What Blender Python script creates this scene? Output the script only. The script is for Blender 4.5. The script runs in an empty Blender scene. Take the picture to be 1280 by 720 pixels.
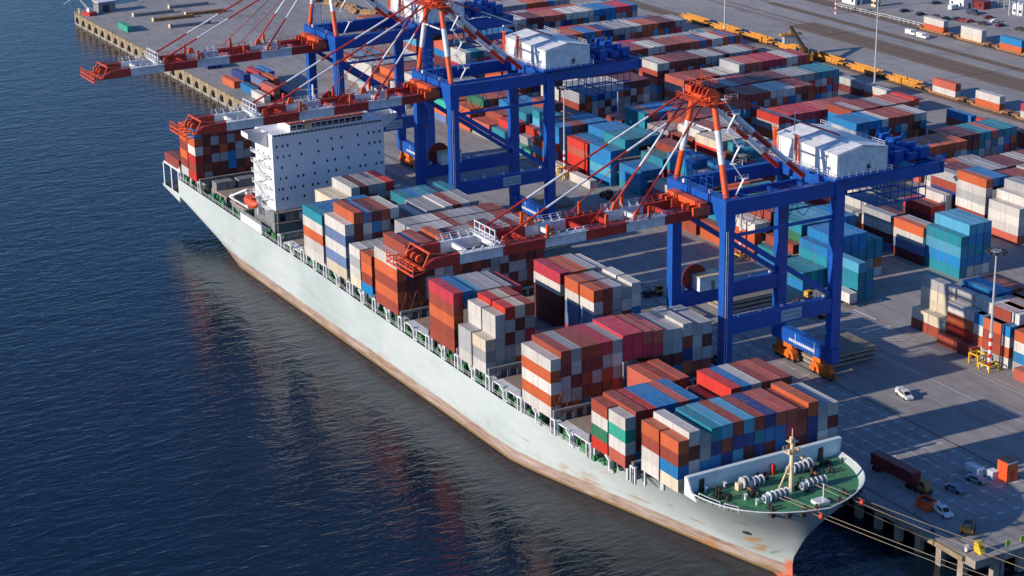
import bpy, math, random
import numpy as np
from mathutils import Vector, Matrix, noise as mnoise
R = random.Random(7)
S = bpy.context.scene
COL = S.collection
rad = math.radians

# ------------------------------------------------------------------ camera
cam_d = bpy.data.cameras.new('camera'); cam = bpy.data.objects.new('camera', cam_d); COL.objects.link(cam)
CAMZ = 173.598
CR = np.array([[0.4909512942702177, 0.8710428172158531, -0.0158504646956428],
               [0.27813438760538867, -0.17395668302998635, -0.9446588457536299],
               [-0.8255955965760557, 0.4593729236751711, -0.32767121922492964]])
FPX = 2511.0843864
m = Matrix([[CR[0][0], -CR[1][0], -CR[2][0]], [CR[0][1], -CR[1][1], -CR[2][1]], [CR[0][2], -CR[1][2], -CR[2][2]]])
cam.matrix_world = Matrix.Translation((0, 0, CAMZ)) @ m.to_4x4()
cam_d.sensor_width = 36; cam_d.lens = FPX / 1280 * 36; cam_d.clip_start = 1; cam_d.clip_end = 20000
S.camera = cam
def px(x, y, z):
    q = CR @ np.array([x, y, z - CAMZ]); return FPX * q[0] / q[2] + 640, FPX * q[1] / q[2] + 360, q[2]

# ------------------------------------------------------------------ light
SUN_EL, SUN_AZ = rad(19.1), rad(-3.4)          # light travels towards +y (landwards), a little towards +x
w = bpy.data.worlds.new('World'); S.world = w; w.use_nodes = True
nt = w.node_tree; bg = nt.nodes['Background']; sky = nt.nodes.new('ShaderNodeTexSky')
sky.sky_type = 'NISHITA'; sky.sun_disc = False; sky.sun_elevation = SUN_EL
sky.altitude = 0; sky.air_density = 1.0; sky.dust_density = 0.1; sky.ozone_density = 5.0
tint = nt.nodes.new('ShaderNodeMix'); tint.data_type = 'RGBA'; tint.blend_type = 'MULTIPLY'; tint.inputs[0].default_value = 1
tint.inputs[7].default_value = (.82, .97, 1.2, 1); nt.links.new(sky.outputs[0], tint.inputs[6])
nt.links.new(tint.outputs[2], bg.inputs[0]); bg.inputs[1].default_value = 0.115
sd = bpy.data.lights.new('sun', 'SUN'); sun = bpy.data.objects.new('sun', sd); COL.objects.link(sun)
sd.energy = 4.7; sd.angle = rad(0.55); sd.color = (1.0, 0.87, 0.73)
ldir = Vector((-math.sin(SUN_AZ) * math.cos(SUN_EL), math.cos(SUN_AZ) * math.cos(SUN_EL), -math.sin(SUN_EL)))
sun.rotation_euler = ldir.to_track_quat('-Z', 'Y').to_euler()
tosun = -ldir
sky.sun_rotation = math.atan2(tosun.x, tosun.y)
S.view_settings.view_transform = 'Standard'; S.view_settings.look = 'None'
S.view_settings.exposure = 0.22; S.view_settings.gamma = 1.0
try:
    S.cycles.max_bounces = 5; S.cycles.diffuse_bounces = 3; S.cycles.glossy_bounces = 3
    S.cycles.transmission_bounces = 2; S.cycles.caustics_reflective = False; S.cycles.caustics_refractive = False
    S.cycles.use_denoising = True
except Exception: pass

# ------------------------------------------------------------------ materials
MATS = {}
def nodes_of(name):
    mt = bpy.data.materials.new(name); mt.use_nodes = True; n = mt.node_tree
    return mt, n, n.nodes['Principled BSDF'], (lambda a, b: n.links.new(a, b))
def noise_node(n, scale, detail=4, rough=.6, coords='Object', vec=None, stretch=None):
    tc = n.nodes.new('ShaderNodeTexCoord'); t = n.nodes.new('ShaderNodeTexNoise')
    t.inputs['Scale'].default_value = scale; t.inputs['Detail'].default_value = detail; t.inputs['Roughness'].default_value = rough
    src = tc.outputs[coords]
    if stretch:
        mp = n.nodes.new('ShaderNodeMapping'); mp.inputs['Scale'].default_value = stretch; n.links.new(src, mp.inputs[0]); src = mp.outputs[0]
    n.links.new(src, t.inputs['Vector']); return t
def ramp(n, src, a, b, ca=(0, 0, 0, 1), cb=(1, 1, 1, 1)):
    r = n.nodes.new('ShaderNodeValToRGB'); r.color_ramp.elements[0].position = a; r.color_ramp.elements[1].position = b
    r.color_ramp.elements[0].color = ca; r.color_ramp.elements[1].color = cb; n.links.new(src, r.inputs[0]); return r
def mixc(n, fac, a, b, mode='MIX'):
    mx = n.nodes.new('ShaderNodeMix'); mx.data_type = 'RGBA'; mx.blend_type = mode
    if hasattr(fac, 'links'): n.links.new(fac, mx.inputs[0])
    else: mx.inputs[0].default_value = fac
    for v, k in ((a, 6), (b, 7)):
        if hasattr(v, 'links'): n.links.new(v, mx.inputs[k])
        else: mx.inputs[k].default_value = (*v[:3], 1)
    return mx.outputs[2]
def mat(name, c, rough=.55, metal=0, var=.25, scale=.6, dirt=None, dscale=.3, dpos=(.55, .75)):
    if name in MATS: return MATS[name]
    mt, n, p, L = nodes_of(name)
    t = noise_node(n, scale, 5)
    r = ramp(n, t.outputs[0], .3, .7, (*[x * (1 - var) for x in c], 1), (*[min(1, x * (1 + var * .6)) for x in c], 1))
    out = r.outputs[0]
    if dirt:
        t2 = noise_node(n, dscale, 6, .7); r2 = ramp(n, t2.outputs[0], *dpos); out = mixc(n, r2.outputs[0], out, dirt)
    L(out, p.inputs['Base Color']); p.inputs['Roughness'].default_value = rough; p.inputs['Metallic'].default_value = metal
    MATS[name] = mt; return mt

RUST = (.20, .085, .04)
M_blue = mat('crane_blue', (.005, .085, .41), .45, var=.2, dirt=(.02, .07, .2), dscale=.3, dpos=(.5, .75))
M_cred = mat('crane_red', (.46, .035, .022), .45, dirt=(.25, .05, .03), dscale=.2)
M_cor = mat('crane_orange_red', (.72, .10, .025), .45, dirt=(.5, .07, .03), dscale=.2)
M_org = mat('orange_bogie', (.75, .17, .015), .5, dirt=(.2, .06, .02), dscale=.6, dpos=(.5, .7))
M_cwh = mat('crane_white', (.70, .73, .76), .45, dirt=(.45, .46, .46), dscale=.2)
M_white = mat('white_paint', (.76, .77, .77), .45, dirt=(.62, .61, .59), dscale=.25)
M_swh = mat('superstructure_white', (.78, .80, .84), .45, var=.04, dirt=(.70, .71, .74), dscale=.12, dpos=(.6, .9))
M_win = mat('dark_window_glass', (.015, .02, .03), .12, var=.1)
M_dark = mat('dark_machinery', (.03, .03, .032), .6, dirt=RUST, dscale=.8)
M_grey = mat('grey_steel', (.22, .23, .24), .55, dirt=(.16, .11, .08), dscale=.4)
M_beige = mat('deck_beige_steel', (.33, .27, .21), .7, dirt=(.25, .13, .08), dscale=.3, dpos=(.5, .7))
M_deckg = mat('deck_green', (.055, .24, .105), .6, dirt=(.13, .20, .10), dscale=.22, dpos=(.45, .75))
M_deckb = mat('deck_dark', (.07, .08, .075), .7, dirt=RUST, dscale=.35)
M_bw = mat('breakwater_white', (.68, .78, .82), .5, var=.06, dirt=(.45, .5, .5), dscale=.2)
M_cream = mat('mast_cream', (.75, .58, .36), .5, dirt=(.5, .32, .18), dscale=.5)
M_yel = mat('yellow_paint', (.75, .50, .02), .5)
M_wyel = mat('wagon_yellow', (.62, .27, .035), .6, dirt=(.22, .09, .03), dscale=.5, dpos=(.5, .7))
M_wrust = mat('wagon_rust', (.33, .15, .06), .7, dirt=(.14, .07, .04), dscale=.5, dpos=(.5, .7))
M_tyre = mat('rubber', (.012, .012, .013), .85)
M_conc = mat('concrete', (.33, .28, .23), .85, var=.2, scale=.3, dirt=(.16, .13, .10), dscale=.25, dpos=(.5, .72))
M_fend = mat('fender_timber', (.36, .28, .17), .85, var=.35, scale=.9, dirt=(.16, .13, .09), dscale=.35, dpos=(.4, .66))
M_slab = mat('hatch_slab', (.24, .21, .17), .8, var=.25, scale=.35, dirt=(.13, .10, .08), dscale=.3, dpos=(.45, .7))
M_slabe = mat('hatch_edge', (.5, .46, .38), .7, dirt=(.2, .13, .08), dscale=.8)
M_rail = mat('rail_steel', (.06, .045, .04), .6)
M_dirt = mat('track_ballast', (.19, .14, .105), .95, var=.3, scale=.8, dirt=(.17, .12, .09), dscale=.15)
M_paintw = mat('road_paint_white', (.75, .75, .74), .7, dirt=(.5, .5, .48), dscale=.7, dpos=(.4, .6))
M_painty = mat('road_paint_tan', (.42, .33, .20), .8, dirt=(.22, .19, .16), dscale=.5, dpos=(.35, .65))
M_rope = mat('mooring_rope', (.36, .28, .19), .9)
M_rubbc = mat('cable_reel_red', (.25, .03, .02), .6)
M_gal = mat('galvanised_steel', (.42, .44, .46), .45, var=.1)
M_logs = mat('log_wood', (.36, .22, .11), .9, var=.5, scale=.8)
M_hiv = mat('lime_green', (.30, .55, .03), .6)
M_red = mat('signal_red', (.6, .03, .02), .5)
M_brn = mat('maroon_box', (.19, .022, .022), .5, dirt=(.07, .03, .03), dscale=.4)
M_veg = mat('scrub_green', (.05, .075, .03), .95, var=.5, scale=.2)

# container paint: one material, colour taken from the object (single boxes) or from an attribute (joined ones)
def cont_mat(name, attr):
    mt, n, p, L = nodes_of(name)
    if attr:
        a = n.nodes.new('ShaderNodeAttribute'); a.attribute_name = 'Col'; base = a.outputs['Color']
    else:
        a = n.nodes.new('ShaderNodeObjectInfo'); base = a.outputs['Color']
    g = noise_node(n, .22, 5, .65, stretch=(1, 1, .4), coords='Object' if attr else 'Object')
    if not attr:                                 # every box gets its own stretch of the noise
        loc = n.nodes.new('ShaderNodeVectorMath'); loc.operation = 'ADD'
        mp = [x for x in n.nodes if x.bl_idname == 'ShaderNodeMapping'][0]   # first mapping node
        tc = [x for x in n.nodes if x.bl_idname == 'ShaderNodeTexCoord'][0]
        L(tc.outputs['Object'], loc.inputs[0]); L(a.outputs['Location'], loc.inputs[1]); L(loc.outputs[0], mp.inputs[0])
    r = ramp(n, g.outputs[0], .35, .72)
    c1 = mixc(n, r.outputs[0], base, (.35, .33, .31), 'MULTIPLY')
    c1 = mixc(n, .35, base, c1)
    vs = noise_node(n, 1.0, 4, .7, stretch=(2.2, 2.2, .12)); rv = ramp(n, vs.outputs[0], .52, .8)
    c1 = mixc(n, rv.outputs[0], c1, mixc(n, .6, c1, (.20, .12, .09)))
    geo = n.nodes.new('ShaderNodeNewGeometry'); sp = n.nodes.new('ShaderNodeSeparateXYZ'); L(geo.outputs['Normal'], sp.inputs[0])
    up = n.nodes.new('ShaderNodeMath'); up.operation = 'GREATER_THAN'; up.inputs[1].default_value = .9; L(sp.outputs[2], up.inputs[0])
    t2 = noise_node(n, .5, 5, .7, coords='Object'); r2 = ramp(n, t2.outputs[0], .42, .72, (.05, .05, .05, 1), (.42, .42, .42, 1))
    f = n.nodes.new('ShaderNodeMath'); f.operation = 'MULTIPLY'; L(up.outputs[0], f.inputs[0]); L(r2.outputs[0], f.inputs[1])
    c2 = mixc(n, f.outputs[0], c1, (.36, .29, .27))      # dust and rust lying on roofs
    L(c2, p.inputs['Base Color']); p.inputs['Roughness'].default_value = .55
    return mt
M_cont = cont_mat('container_paint', False); M_conts = cont_mat('container_paint_joined', True)
M_frame = mat('container_frame', (.2, .2, .2))

# ------------------------------------------------------------------ mesh helpers
class MB:
    def __init__(s): s.v = []; s.f = []; s.m = []
    def quad_box(s, c8, mi=0):
        b = len(s.v); s.v += [tuple(p) for p in c8]
        for q in ((0, 3, 2, 1), (4, 5, 6, 7), (0, 1, 5, 4), (1, 2, 6, 5), (2, 3, 7, 6), (3, 0, 4, 7)):
            s.f.append(tuple(b + i for i in q)); s.m.append(mi)
        return s
    def box(s, x0, x1, y0, y1, z0, z1, mi=0):
        s.quad_box([(x0, y0, z0), (x1, y0, z0), (x1, y1, z0), (x0, y1, z0), (x0, y0, z1), (x1, y0, z1), (x1, y1, z1), (x0, y1, z1)], mi); return s
    def cbox(s, c, d, mi=0):
        return s.box(c[0] - d[0] / 2, c[0] + d[0] / 2, c[1] - d[1] / 2, c[1] + d[1] / 2, c[2] - d[2] / 2, c[2] + d[2] / 2, mi)
    def beam(s, p, q, w, h=None, mi=0):
        h = h or w; p = Vector(p); q = Vector(q); d = (q - p)
        if d.length < 1e-6: return s
        d.normalize(); up = Vector((0, 0, 1)) if abs(d.z) < .95 else Vector((1, 0, 0))
        sx = d.cross(up).normalized() * (w / 2); sz = sx.cross(d).normalized() * (h / 2)
        s.quad_box([p - sx - sz, p + sx - sz, p + sx + sz, p - sx + sz, q - sx - sz, q + sx - sz, q + sx + sz, q - sx + sz], mi); return s
    def tube(s, pts, r, n=8, mi=0, cap=True):
        rs = r if isinstance(r, (list, tuple)) else [r] * len(pts); pts = [Vector(p) for p in pts]; rings = []
        for i, p in enumerate(pts):
            d = (pts[min(i + 1, len(pts) - 1)] - pts[max(i - 1, 0)]).normalized()
            up = Vector((0, 0, 1)) if abs(d.z) < .95 else Vector((1, 0, 0)); a = d.cross(up).normalized(); b = a.cross(d)
            base = len(s.v); rings.append(base)
            for k in range(n):
                t = 2 * math.pi * k / n; s.v.append(tuple(p + (a * math.cos(t) + b * math.sin(t)) * rs[i]))
        for i in range(len(pts) - 1):
            for k in range(n):
                k2 = (k + 1) % n; s.f.append((rings[i] + k, rings[i] + k2, rings[i + 1] + k2, rings[i + 1] + k)); s.m.append(mi)
        if cap:
            s.f.append(tuple(rings[0] + k for k in range(n))[::-1]); s.m.append(mi); s.f.append(tuple(rings[-1] + k for k in range(n))); s.m.append(mi)
        return s
    def prism(s, poly, axis, a, b, mi=0):
        """poly: 2d points; axis 'x','y','z' = extrusion axis, from a to b"""
        def P(p, t): return {'x': (t, p[0], p[1]), 'y': (p[0], t, p[1]), 'z': (p[0], p[1], t)}[axis]
        n = len(poly); base = len(s.v); s.v += [P(p, a) for p in poly] + [P(p, b) for p in poly]
        s.f.append(tuple(base + i for i in range(n))[::-1]); s.m.append(mi); s.f.append(tuple(base + n + i for i in range(n))); s.m.append(mi)
        for i in range(n):
            j = (i + 1) % n; s.f.append((base + i, base + j, base + n + j, base + n + i)); s.m.append(mi)
        return s
    def quad(s, pts, mi=0):
        b = len(s.v); s.v += [tuple(p) for p in pts]; s.f.append(tuple(range(b, b + len(pts)))); s.m.append(mi); return s
    def rail(s, pts, h=1.1, post=2.5, t=.07, mi=0):
        for a, b in zip(pts[:-1], pts[1:]):
            a = Vector(a); b = Vector(b); L = (b - a).length; n = max(1, int(L / post))
            for hh in (h, h * .5): s.beam(a + Vector((0, 0, hh)), b + Vector((0, 0, hh)), t, t, mi)
            for i in range(n + 1):
                p = a.lerp(b, i / n); s.beam(p, p + Vector((0, 0, h)), t, t, mi)
        return s
    def mesh(s, name, mats):
        me = bpy.data.meshes.new(name); me.from_pydata(s.v, [], s.f)
        for mm in (mats if isinstance(mats, (list, tuple)) else [mats]): me.materials.append(mm)
        me.polygons.foreach_set('material_index', s.m); me.update(); return me
    def build(s, name, mats, parent=None, loc=(0, 0, 0), rz=0, smooth=False):
        me = s.mesh(name, mats)
        o = bpy.data.objects.new(name, me); COL.objects.link(o); o.location = loc; o.rotation_euler = (0, 0, rz)
        if parent is not None: o.parent = parent
        if smooth:
            me.polygons.foreach_set('use_smooth', [True] * len(me.polygons))
            try: me.set_sharp_from_angle(angle=rad(38))
            except Exception: pass
        fix(me); return o
def fix(me):
    import bmesh
    b = bmesh.new(); b.from_mesh(me); bmesh.ops.recalc_face_normals(b, faces=b.faces); b.to_mesh(me); b.free()
def empty(name, loc=(0, 0, 0), rz=0):
    o = bpy.data.objects.new(name, None); COL.objects.link(o); o.location = loc; o.rotation_euler = (0, 0, rz); return o
def tag(o, label=None, cat=None, group=None, kind=None):
    if label: o['label'] = label
    if cat: o['category'] = cat
    if group: o['group'] = group
    if kind: o['kind'] = kind
    return o
def kids(o): return [c for c in ALL if c.parent is o]
def copy_tree(o, parent=None):
    c = o.copy(); COL.objects.link(c)
    if parent is not None: c.parent = parent
    for ch in list(o.children): copy_tree(ch, c)
    return c

# ------------------------------------------------------------------ ground, quay, water
QE = 240.3        # quay edge (y)
_o = 'first second third fourth fifth sixth seventh eighth ninth tenth eleventh twelfth thirteenth fourteenth fifteenth sixteenth seventeenth eighteenth nineteenth twentieth'.split()
def ORD_(n):
    if n <= 20: return _o[n - 1]
    t, u = divmod(n, 10)
    return {2: 'twenty', 3: 'thirty', 4: 'forty'}[t] + '-' + _o[u - 1] if u else {3: 'thirtieth', 4: 'fortieth'}[t]
def ground():
    b = MB(); P = [(-254.5, QE), (-254.5, 1400), (-3000, 2200), (-3000, 600), (-1000, 330), (-880, 318), (-868, 262), (-621, 262), (-621, QE)]
    b.quad([(x, y, 0) for x, y in P])
    mt, n, p, L = nodes_of('asphalt')
    t = noise_node(n, .02, 8, .62); r = ramp(n, t.outputs[0], .32, .68, (.30, .285, .278, 1), (.395, .375, .362, 1))
    t2 = noise_node(n, .35, 6, .7, stretch=(.25, 1, 1)); r2 = ramp(n, t2.outputs[0], .35, .75, (.72, .72, .72, 1), (1.12, 1.12, 1.12, 1))
    c = mixc(n, 1, r.outputs[0], r2.outputs[0], 'MULTIPLY')
    st_ = noise_node(n, .045, 7, .75); rst = ramp(n, st_.outputs[0], .53, .66, (1, 1, 1, 1), (.72, .71, .70, 1)); c = mixc(n, 1, c, rst.outputs[0], 'MULTIPLY')
    ty = noise_node(n, .8, 3, .6, stretch=(.03, 1, 1)); rty = ramp(n, ty.outputs[0], .58, .70, (1, 1, 1, 1), (.80, .80, .80, 1)); c = mixc(n, 1, c, rty.outputs[0], 'MULTIPLY')
    tz = noise_node(n, .8, 3, .6, stretch=(1, .04, 1)); rtz = ramp(n, tz.outputs[0], .62, .72, (1, 1, 1, 1), (.84, .84, .84, 1)); c = mixc(n, 1, c, rtz.outputs[0], 'MULTIPLY')
    sp_ = noise_node(n, .5, 2, .5); rsp = ramp(n, sp_.outputs[0], .72, .76, (1, 1, 1, 1), (.5, .5, .5, 1)); c = mixc(n, 1, c, rsp.outputs[0], 'MULTIPLY')
    t3 = noise_node(n, .11, 4, .5, stretch=(.12, 1, 1)); r3 = ramp(n, t3.outputs[0], .6, .72)   # wheel-worn oily lanes
    f = n.nodes.new('ShaderNodeMath'); f.operation = 'MULTIPLY'; f.inputs[1].default_value = .3; L(r3.outputs[0], f.inputs[0])
    c = mixc(n, f.outputs[0], c, (.30, .28, .27)); L(c, p.inputs['Base Color']); p.inputs['Roughness'].default_value = .9
    o = b.build('ground', mt); tag(o, kind='structure')
    # quay slab, piles and walls
    b = MB().box(-621, -254.6, QE + .05, QE + 3.2, -1.7, -.02).box(-256.2, -254.7, QE + 3.2, 420, -1.7, -.02)
    tag(b.build('quay_slab', M_conc), kind='structure')
    b = MB().box(-621, -258, 262, 263, -9, -1.0); tag(b.build('quay_back_wall', mat('wet_concrete', (.07, .065, .06), .8)), kind='structure')
    b = MB().box(-868, -621.1, 262.3, 264, -9, -.03).box(-621.6, -620.6, QE + .4, 264, -9, -.03)
    tag(b.build('far_quay_wall', M_conc), kind='structure')
ground()
def water():
    b = MB(); b.quad([(x, y, -5.5) for x, y in ((2500, -3000), (2500, 1400), (-4000, 2200), (-4000, -3000))])
    mt, n, p, L = nodes_of('harbour_water')
    p.inputs['Base Color'].default_value = (.004, .012, .024, 1); p.inputs['Roughness'].default_value = .06
    p.inputs['IOR'].default_value = 1.33
    def nz(scale, rot, st, d):
        tc = n.nodes.new('ShaderNodeTexCoord'); mp = n.nodes.new('ShaderNodeMapping'); mp.inputs['Rotation'].default_value = (0, 0, rot)
        mp.inputs['Scale'].default_value = st; L(tc.outputs['Object'], mp.inputs[0]); t = n.nodes.new('ShaderNodeTexNoise')
        t.inputs['Scale'].default_value = scale; t.inputs['Detail'].default_value = d; t.inputs['Roughness'].default_value = .55
        t.inputs['Distortion'].default_value = .6; L(mp.outputs[0], t.inputs['Vector']); return t
    a = nz(.42, 0, (1, .45, 1), 3); c = nz(.13, .2, (1, .5, 1), 2); e = nz(1.3, 0, (1, .5, 1), 2)
    def ma(op, x, y):
        q = n.nodes.new('ShaderNodeMath'); q.operation = op
        for i, v in enumerate((x, y)):
            if hasattr(v, 'links'): L(v, q.inputs[i])
            else: q.inputs[i].default_value = v
        return q.outputs[0]
    h = ma('ADD', ma('MULTIPLY', a.outputs[0], 1.0), ma('ADD', ma('MULTIPLY', c.outputs[0], .9), ma('MULTIPLY', e.outputs[0], .22)))
    bp_ = n.nodes.new('ShaderNodeBump'); bp_.inputs['Strength'].default_value = .75; bp_.inputs['Distance'].default_value = .34
    L(h, bp_.inputs['Height']); L(bp_.outputs[0], p.inputs['Normal'])
    tag(b.build('water', mt), kind='structure')
water()
def piles():
    k = 0
    for x in np.arange(-259, -330, -6.2):
        kk = ORD_(k + 1)
        o = MB().box(x - .75, x + .75, QE + .35, QE + 1.55, -9, -1.72).build('quay_pile', M_conc, None)
        tag(o, f'square concrete pile under the quay edge, {kk} from the quay corner', 'pile', 'piles under the quay edge')
        if k % 2 == 0:
            o = MB().tube([(x + 3, QE + 8, -9), (x + 3, QE + 8, -1.72)], .55, 8).build('quay_pile', M_conc)
            tag(o, f'round inner pile in shade behind the {kk} edge pile of the quay', 'pile', 'inner piles under the quay')
        k += 1
    for j, y in enumerate(np.arange(246, 300, 6.5)):
        o = MB().box(-256.1, -254.9, y - .7, y + .7, -9, -1.72).build('quay_pile', M_conc)
        tag(o, f'square concrete pile under the quay end face, {ORD_(j + 1)} landwards from the corner', 'pile', 'piles under the quay end')
    # fender beam lit by the sun near the quay corner
    for i, x in enumerate((-273.5, -265.3)):
        o = MB().box(x, x + 7.9, QE - .75, QE - .03, -1.15, -.1).build('fender_beam', M_fend)
        tag(o, ('weathered timber fender beam beside the ship end of the quay corner', 'weathered timber fender beam at the very corner of the quay')[i], 'fender beam')
    # far quay: timber fender panels with tyres
    for i, x in enumerate(np.arange(-866, -625, 8.6)):
        t = empty('quay_fender', (x, 262.25, 0)); tag(t, f'timber and tyre fender panel on the far quay wall, {ORD_(i + 1)} from its outer corner', 'fender', 'fender panels along the far quay')
        MB().box(0, 8.45, -.55, 0, -3.4 - .3 * R.random(), -.05 - .25 * R.random()).build('timber_panel', M_fend, t)
        MB().box(.3, 8.1, -.25, -.02, -6.5, -3.6).build('lower_panel', M_conc, t)
        b = MB(); pts = [(4.2 + 1.0 * math.cos(a), -.75, -2.9 + 1.0 * math.sin(a)) for a in np.linspace(0, 2 * math.pi, 11)]
        b.tube(pts, .42, 6, cap=False).build('tyre', M_tyre, t)
piles()
def flat(name, rects, m_, z=.012):
    b = MB()
    for x0, x1, y0, y1 in rects: b.quad([(x0, y0, z), (x1, y0, z), (x1, y1, z), (x0, y1, z)])
    return tag(b.build(name, m_), kind='structure')
# apron lane lines with tick marks
rs = []; ticks = []
for y in (271.2, 267.0, 262.9, 258.6, 254.3):
    for k in range(78):
        x = -268 - 4.65 * k
        rs.append((x - 4.65, x, y - .12, y + .12)); ticks.append((x - .2, x + .2, y - .85, y + .85))
flat('lane_line', rs, mat('apron_line', (.62, .62, .62), .8, dirt=(.4, .4, .4), dscale=.9, dpos=(.3, .55)), .012)
flat('tick_mark', ticks, M_paintw, .024)
flat('crane_rail', [(-621, -254.6, 243.45, 243.75), (-621, -254.6, 273.45, 273.85)], M_rail, .03)
flat('rail_slab', [(-621, -254.6, 242.7, 244.5), (-621, -254.6, 272.8, 274.6)], mat('rail_concrete', (.30, .28, .27), .9), .006)
flat('paving_joint', [(x, x + .09, 246, 300) for x in np.arange(-614, -258, 12.2)] + [(-620, -256, y, y + .09) for y in (249.5, 281, 287.5, 301.5)], mat('joint_tar', (.10, .10, .10), .9), .009)
flat('tan_line', [(-621, -254.6, 298.8, 299.1), (-621, -254.6, 276.9, 277.05), (-621, -300, 304.3, 304.5)], M_painty, .012)
flat('white_line', [(-621, -254.6, 293.9, 294.1), (-330, -254.6, 305.0, 305.15), (-330, -254.6, 306.6, 306.75)], M_paintw, .016)
# lanes between yard blocks, box outlines, bay gaps
rs = []
for k in range(-9, 29):
    x = -380.8 - 13.7 * k + .75
    rs.append((x - .12, x + .12, 300, 342)); 
flat('bay_line', rs, M_painty, .018)
flat('runway_strip', [(-760, -254.6, y0, y0 + 1.3) for y0 in (308.2, 341.0, 343.6, 376.3, 378.4, 444.6)], mat('runway_concrete', (.27, .25, .23), .9, scale=.2), .008)
hb = []
for i in range(12):
    t = i / 11; b0 = (-377 + 14 * t, 297 + 12 * t)
b = MB()
for i in range(13):                              # hatched keep-clear area
    x = -381 + i * 1.9; b.quad([(x, 297, .014), (x + .28, 297, .014), (x + 6.5, 308, .014), (x + 6.22, 308, .014)])
tag(b.build('hatched_marking', M_paintw), kind='structure')
flat('hatch_border', [(-381, -358, 296.6, 297), (-376.9, -368, 308.4, 309.1), (-362.9, -362.2, 300, 309)], M_paintw, .02)
def text(s, x, y, size, rot, name, z=.02):
    c = bpy.data.curves.new(name, 'FONT'); c.body = s; c.size = size; c.align_x = 'CENTER'
    o = bpy.data.objects.new(name, c); COL.objects.link(o); o.location = (x, y, z); o.rotation_euler = (0, 0, rot); c.materials.append(M_paintw)
    tag(o, kind='structure'); return o
text('42', -377.4, 318.8, 3.0, rad(62), 'bay_number'); text('41', -377.4, 352.2, 3.0, rad(62), 'bay_number')
# railway area: ballast strips + rails
def track(y, x0, x1, wd=4.2, nr=1):
    flat('track_bed', [(x0, x1, y - wd / 2, y + wd / 2)], M_dirt, .010)
flat('track_bed', [(-668, -254.6, 505.4, 519.4), (-712, -254.6, 527.0, 531.5), (-760, -254.6, 545.0, 553.0), (-760, -254.6, 474.6, 482.6)], M_dirt, .010)
flat('kerb_line', [(-668, -254.6, 504.2, 504.9), (-668, -254.6, 519.9, 520.4), (-760, -254.6, 470.6, 471.0), (-760, -254.6, 556.4, 557.2)], M_painty, .02)
rr_ = []
for y in (477.9, 510.0, 515.0, 529.2, 547.0):
    for d in (-.72, .72): rr_.append((-740, -254.6, y + d - .08, y + d + .08))
b = MB()
for r_ in rr_: b.box(r_[0], r_[1], r_[2], r_[3], .02, .16)
tag(b.build('railway_rail', M_rail), kind='structure')

# ------------------------------------------------------------------ containers
CC = dict(OR=(.56, .115, .035), BR=(.30, .052, .03), DR=(.135, .022, .024), GR=(.36, .37, .38), WH=(.60, .585, .55), CRM=(.66, .58, .44),
          BL=(.004, .195, .47), NB=(.012, .04, .20), TE=(.004, .225, .31), LB=(.07, .34, .52), PK=(.50, .032, .06), RD=(.56, .03, .018),
          GN=(.02, .15, .08), MG=(.03, .42, .31), SB=(.12, .19, .36), SA=(.50, .11, .075))
CN = dict(OR='orange', BR='rust brown', DR='dark maroon', GR='light grey', WH='off-white', CRM='cream', BL='bright blue', NB='navy blue', TE='teal',
          LB='pale blue', PK='crimson', RD='bright red', GN='dark green', MG='mint green', SB='slate blue', SA='salmon red')
W_ = 2.44
def cont_template(L, H, detail=True):
    """body with corner posts, rails and corrugated sides; local origin at base centre"""
    b = MB(); x0, x1, y0, y1 = -L / 2, L / 2, -W_ / 2, W_ / 2; p = .16
    for sx in (x0, x1 - p):
        for sy in (y0, y1 - p): b.box(sx, sx + p, sy, sy + p, .01, H)
    for sy in (y0, y1 - p):
        b.box(x0 + p, x1 - p, sy + .02 * (sy < 0), sy + p - .02 * (sy > 0), .01, .17); b.box(x0 + p, x1 - p, sy, sy + p, H - .12, H)
    for sx in (x0, x1 - p): b.box(sx, sx + p, y0 + p, y1 - p, H - .13, H); b.box(sx, sx + p, y0 + p, y1 - p, .01, .16)
    # corrugated side walls
    n = int((L - 2 * p) / (.56 if detail else 2.0)); st = (L - 2 * p) / n
    for sgn, yy in ((-1, y0), (1, y1)):
        for i in range(n):
            a = x0 + p + i * st; q1, q2, q3, q4 = a, a + st * .35, a + st * .5, a + st * .85; o1, o2 = yy - sgn * .03, yy - sgn * .09
            for (u0, v0, u1, v1) in ((q1, o1, q2, o1), (q2, o1, q3, o2), (q3, o2, q4, o2), (q4, o2, a + st, o1)):
                b.quad([(u0, v0, .17), (u1, v1, .17), (u1, v1, H - .12), (u0, v0, H - .12)] if sgn < 0 else [(u1, v1, .17), (u0, v0, .17), (u0, v0, H - .12), (u1, v1, H - .12)])
    b.quad([(x0 + p, y0 + p, H - .035), (x1 - p, y0 + p, H - .035), (x1 - p, y1 - p, H - .035), (x0 + p, y1 - p, H - .035)])
    b.quad([(x0 + .07, y0 + p, .16), (x0 + .07, y0 + p, H - .13), (x0 + .07, y1 - p, H - .13), (x0 + .07, y1 - p, .16)][::-1])
    return b
def door_template(L, H):
    b = MB(); x = L / 2 - .09; y0 = -W_ / 2 + .16
    for s in (0, 1):
        b.box(x, x + .05, y0 + s * 1.07 + .01, y0 + (s + 1) * 1.07 - .02, .17, H - .14)
    for yy in (-.82, -.36, .36, .82): b.box(x + .05, x + .085, yy - .03, yy + .03, .2, H - .2)
    return b
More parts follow.
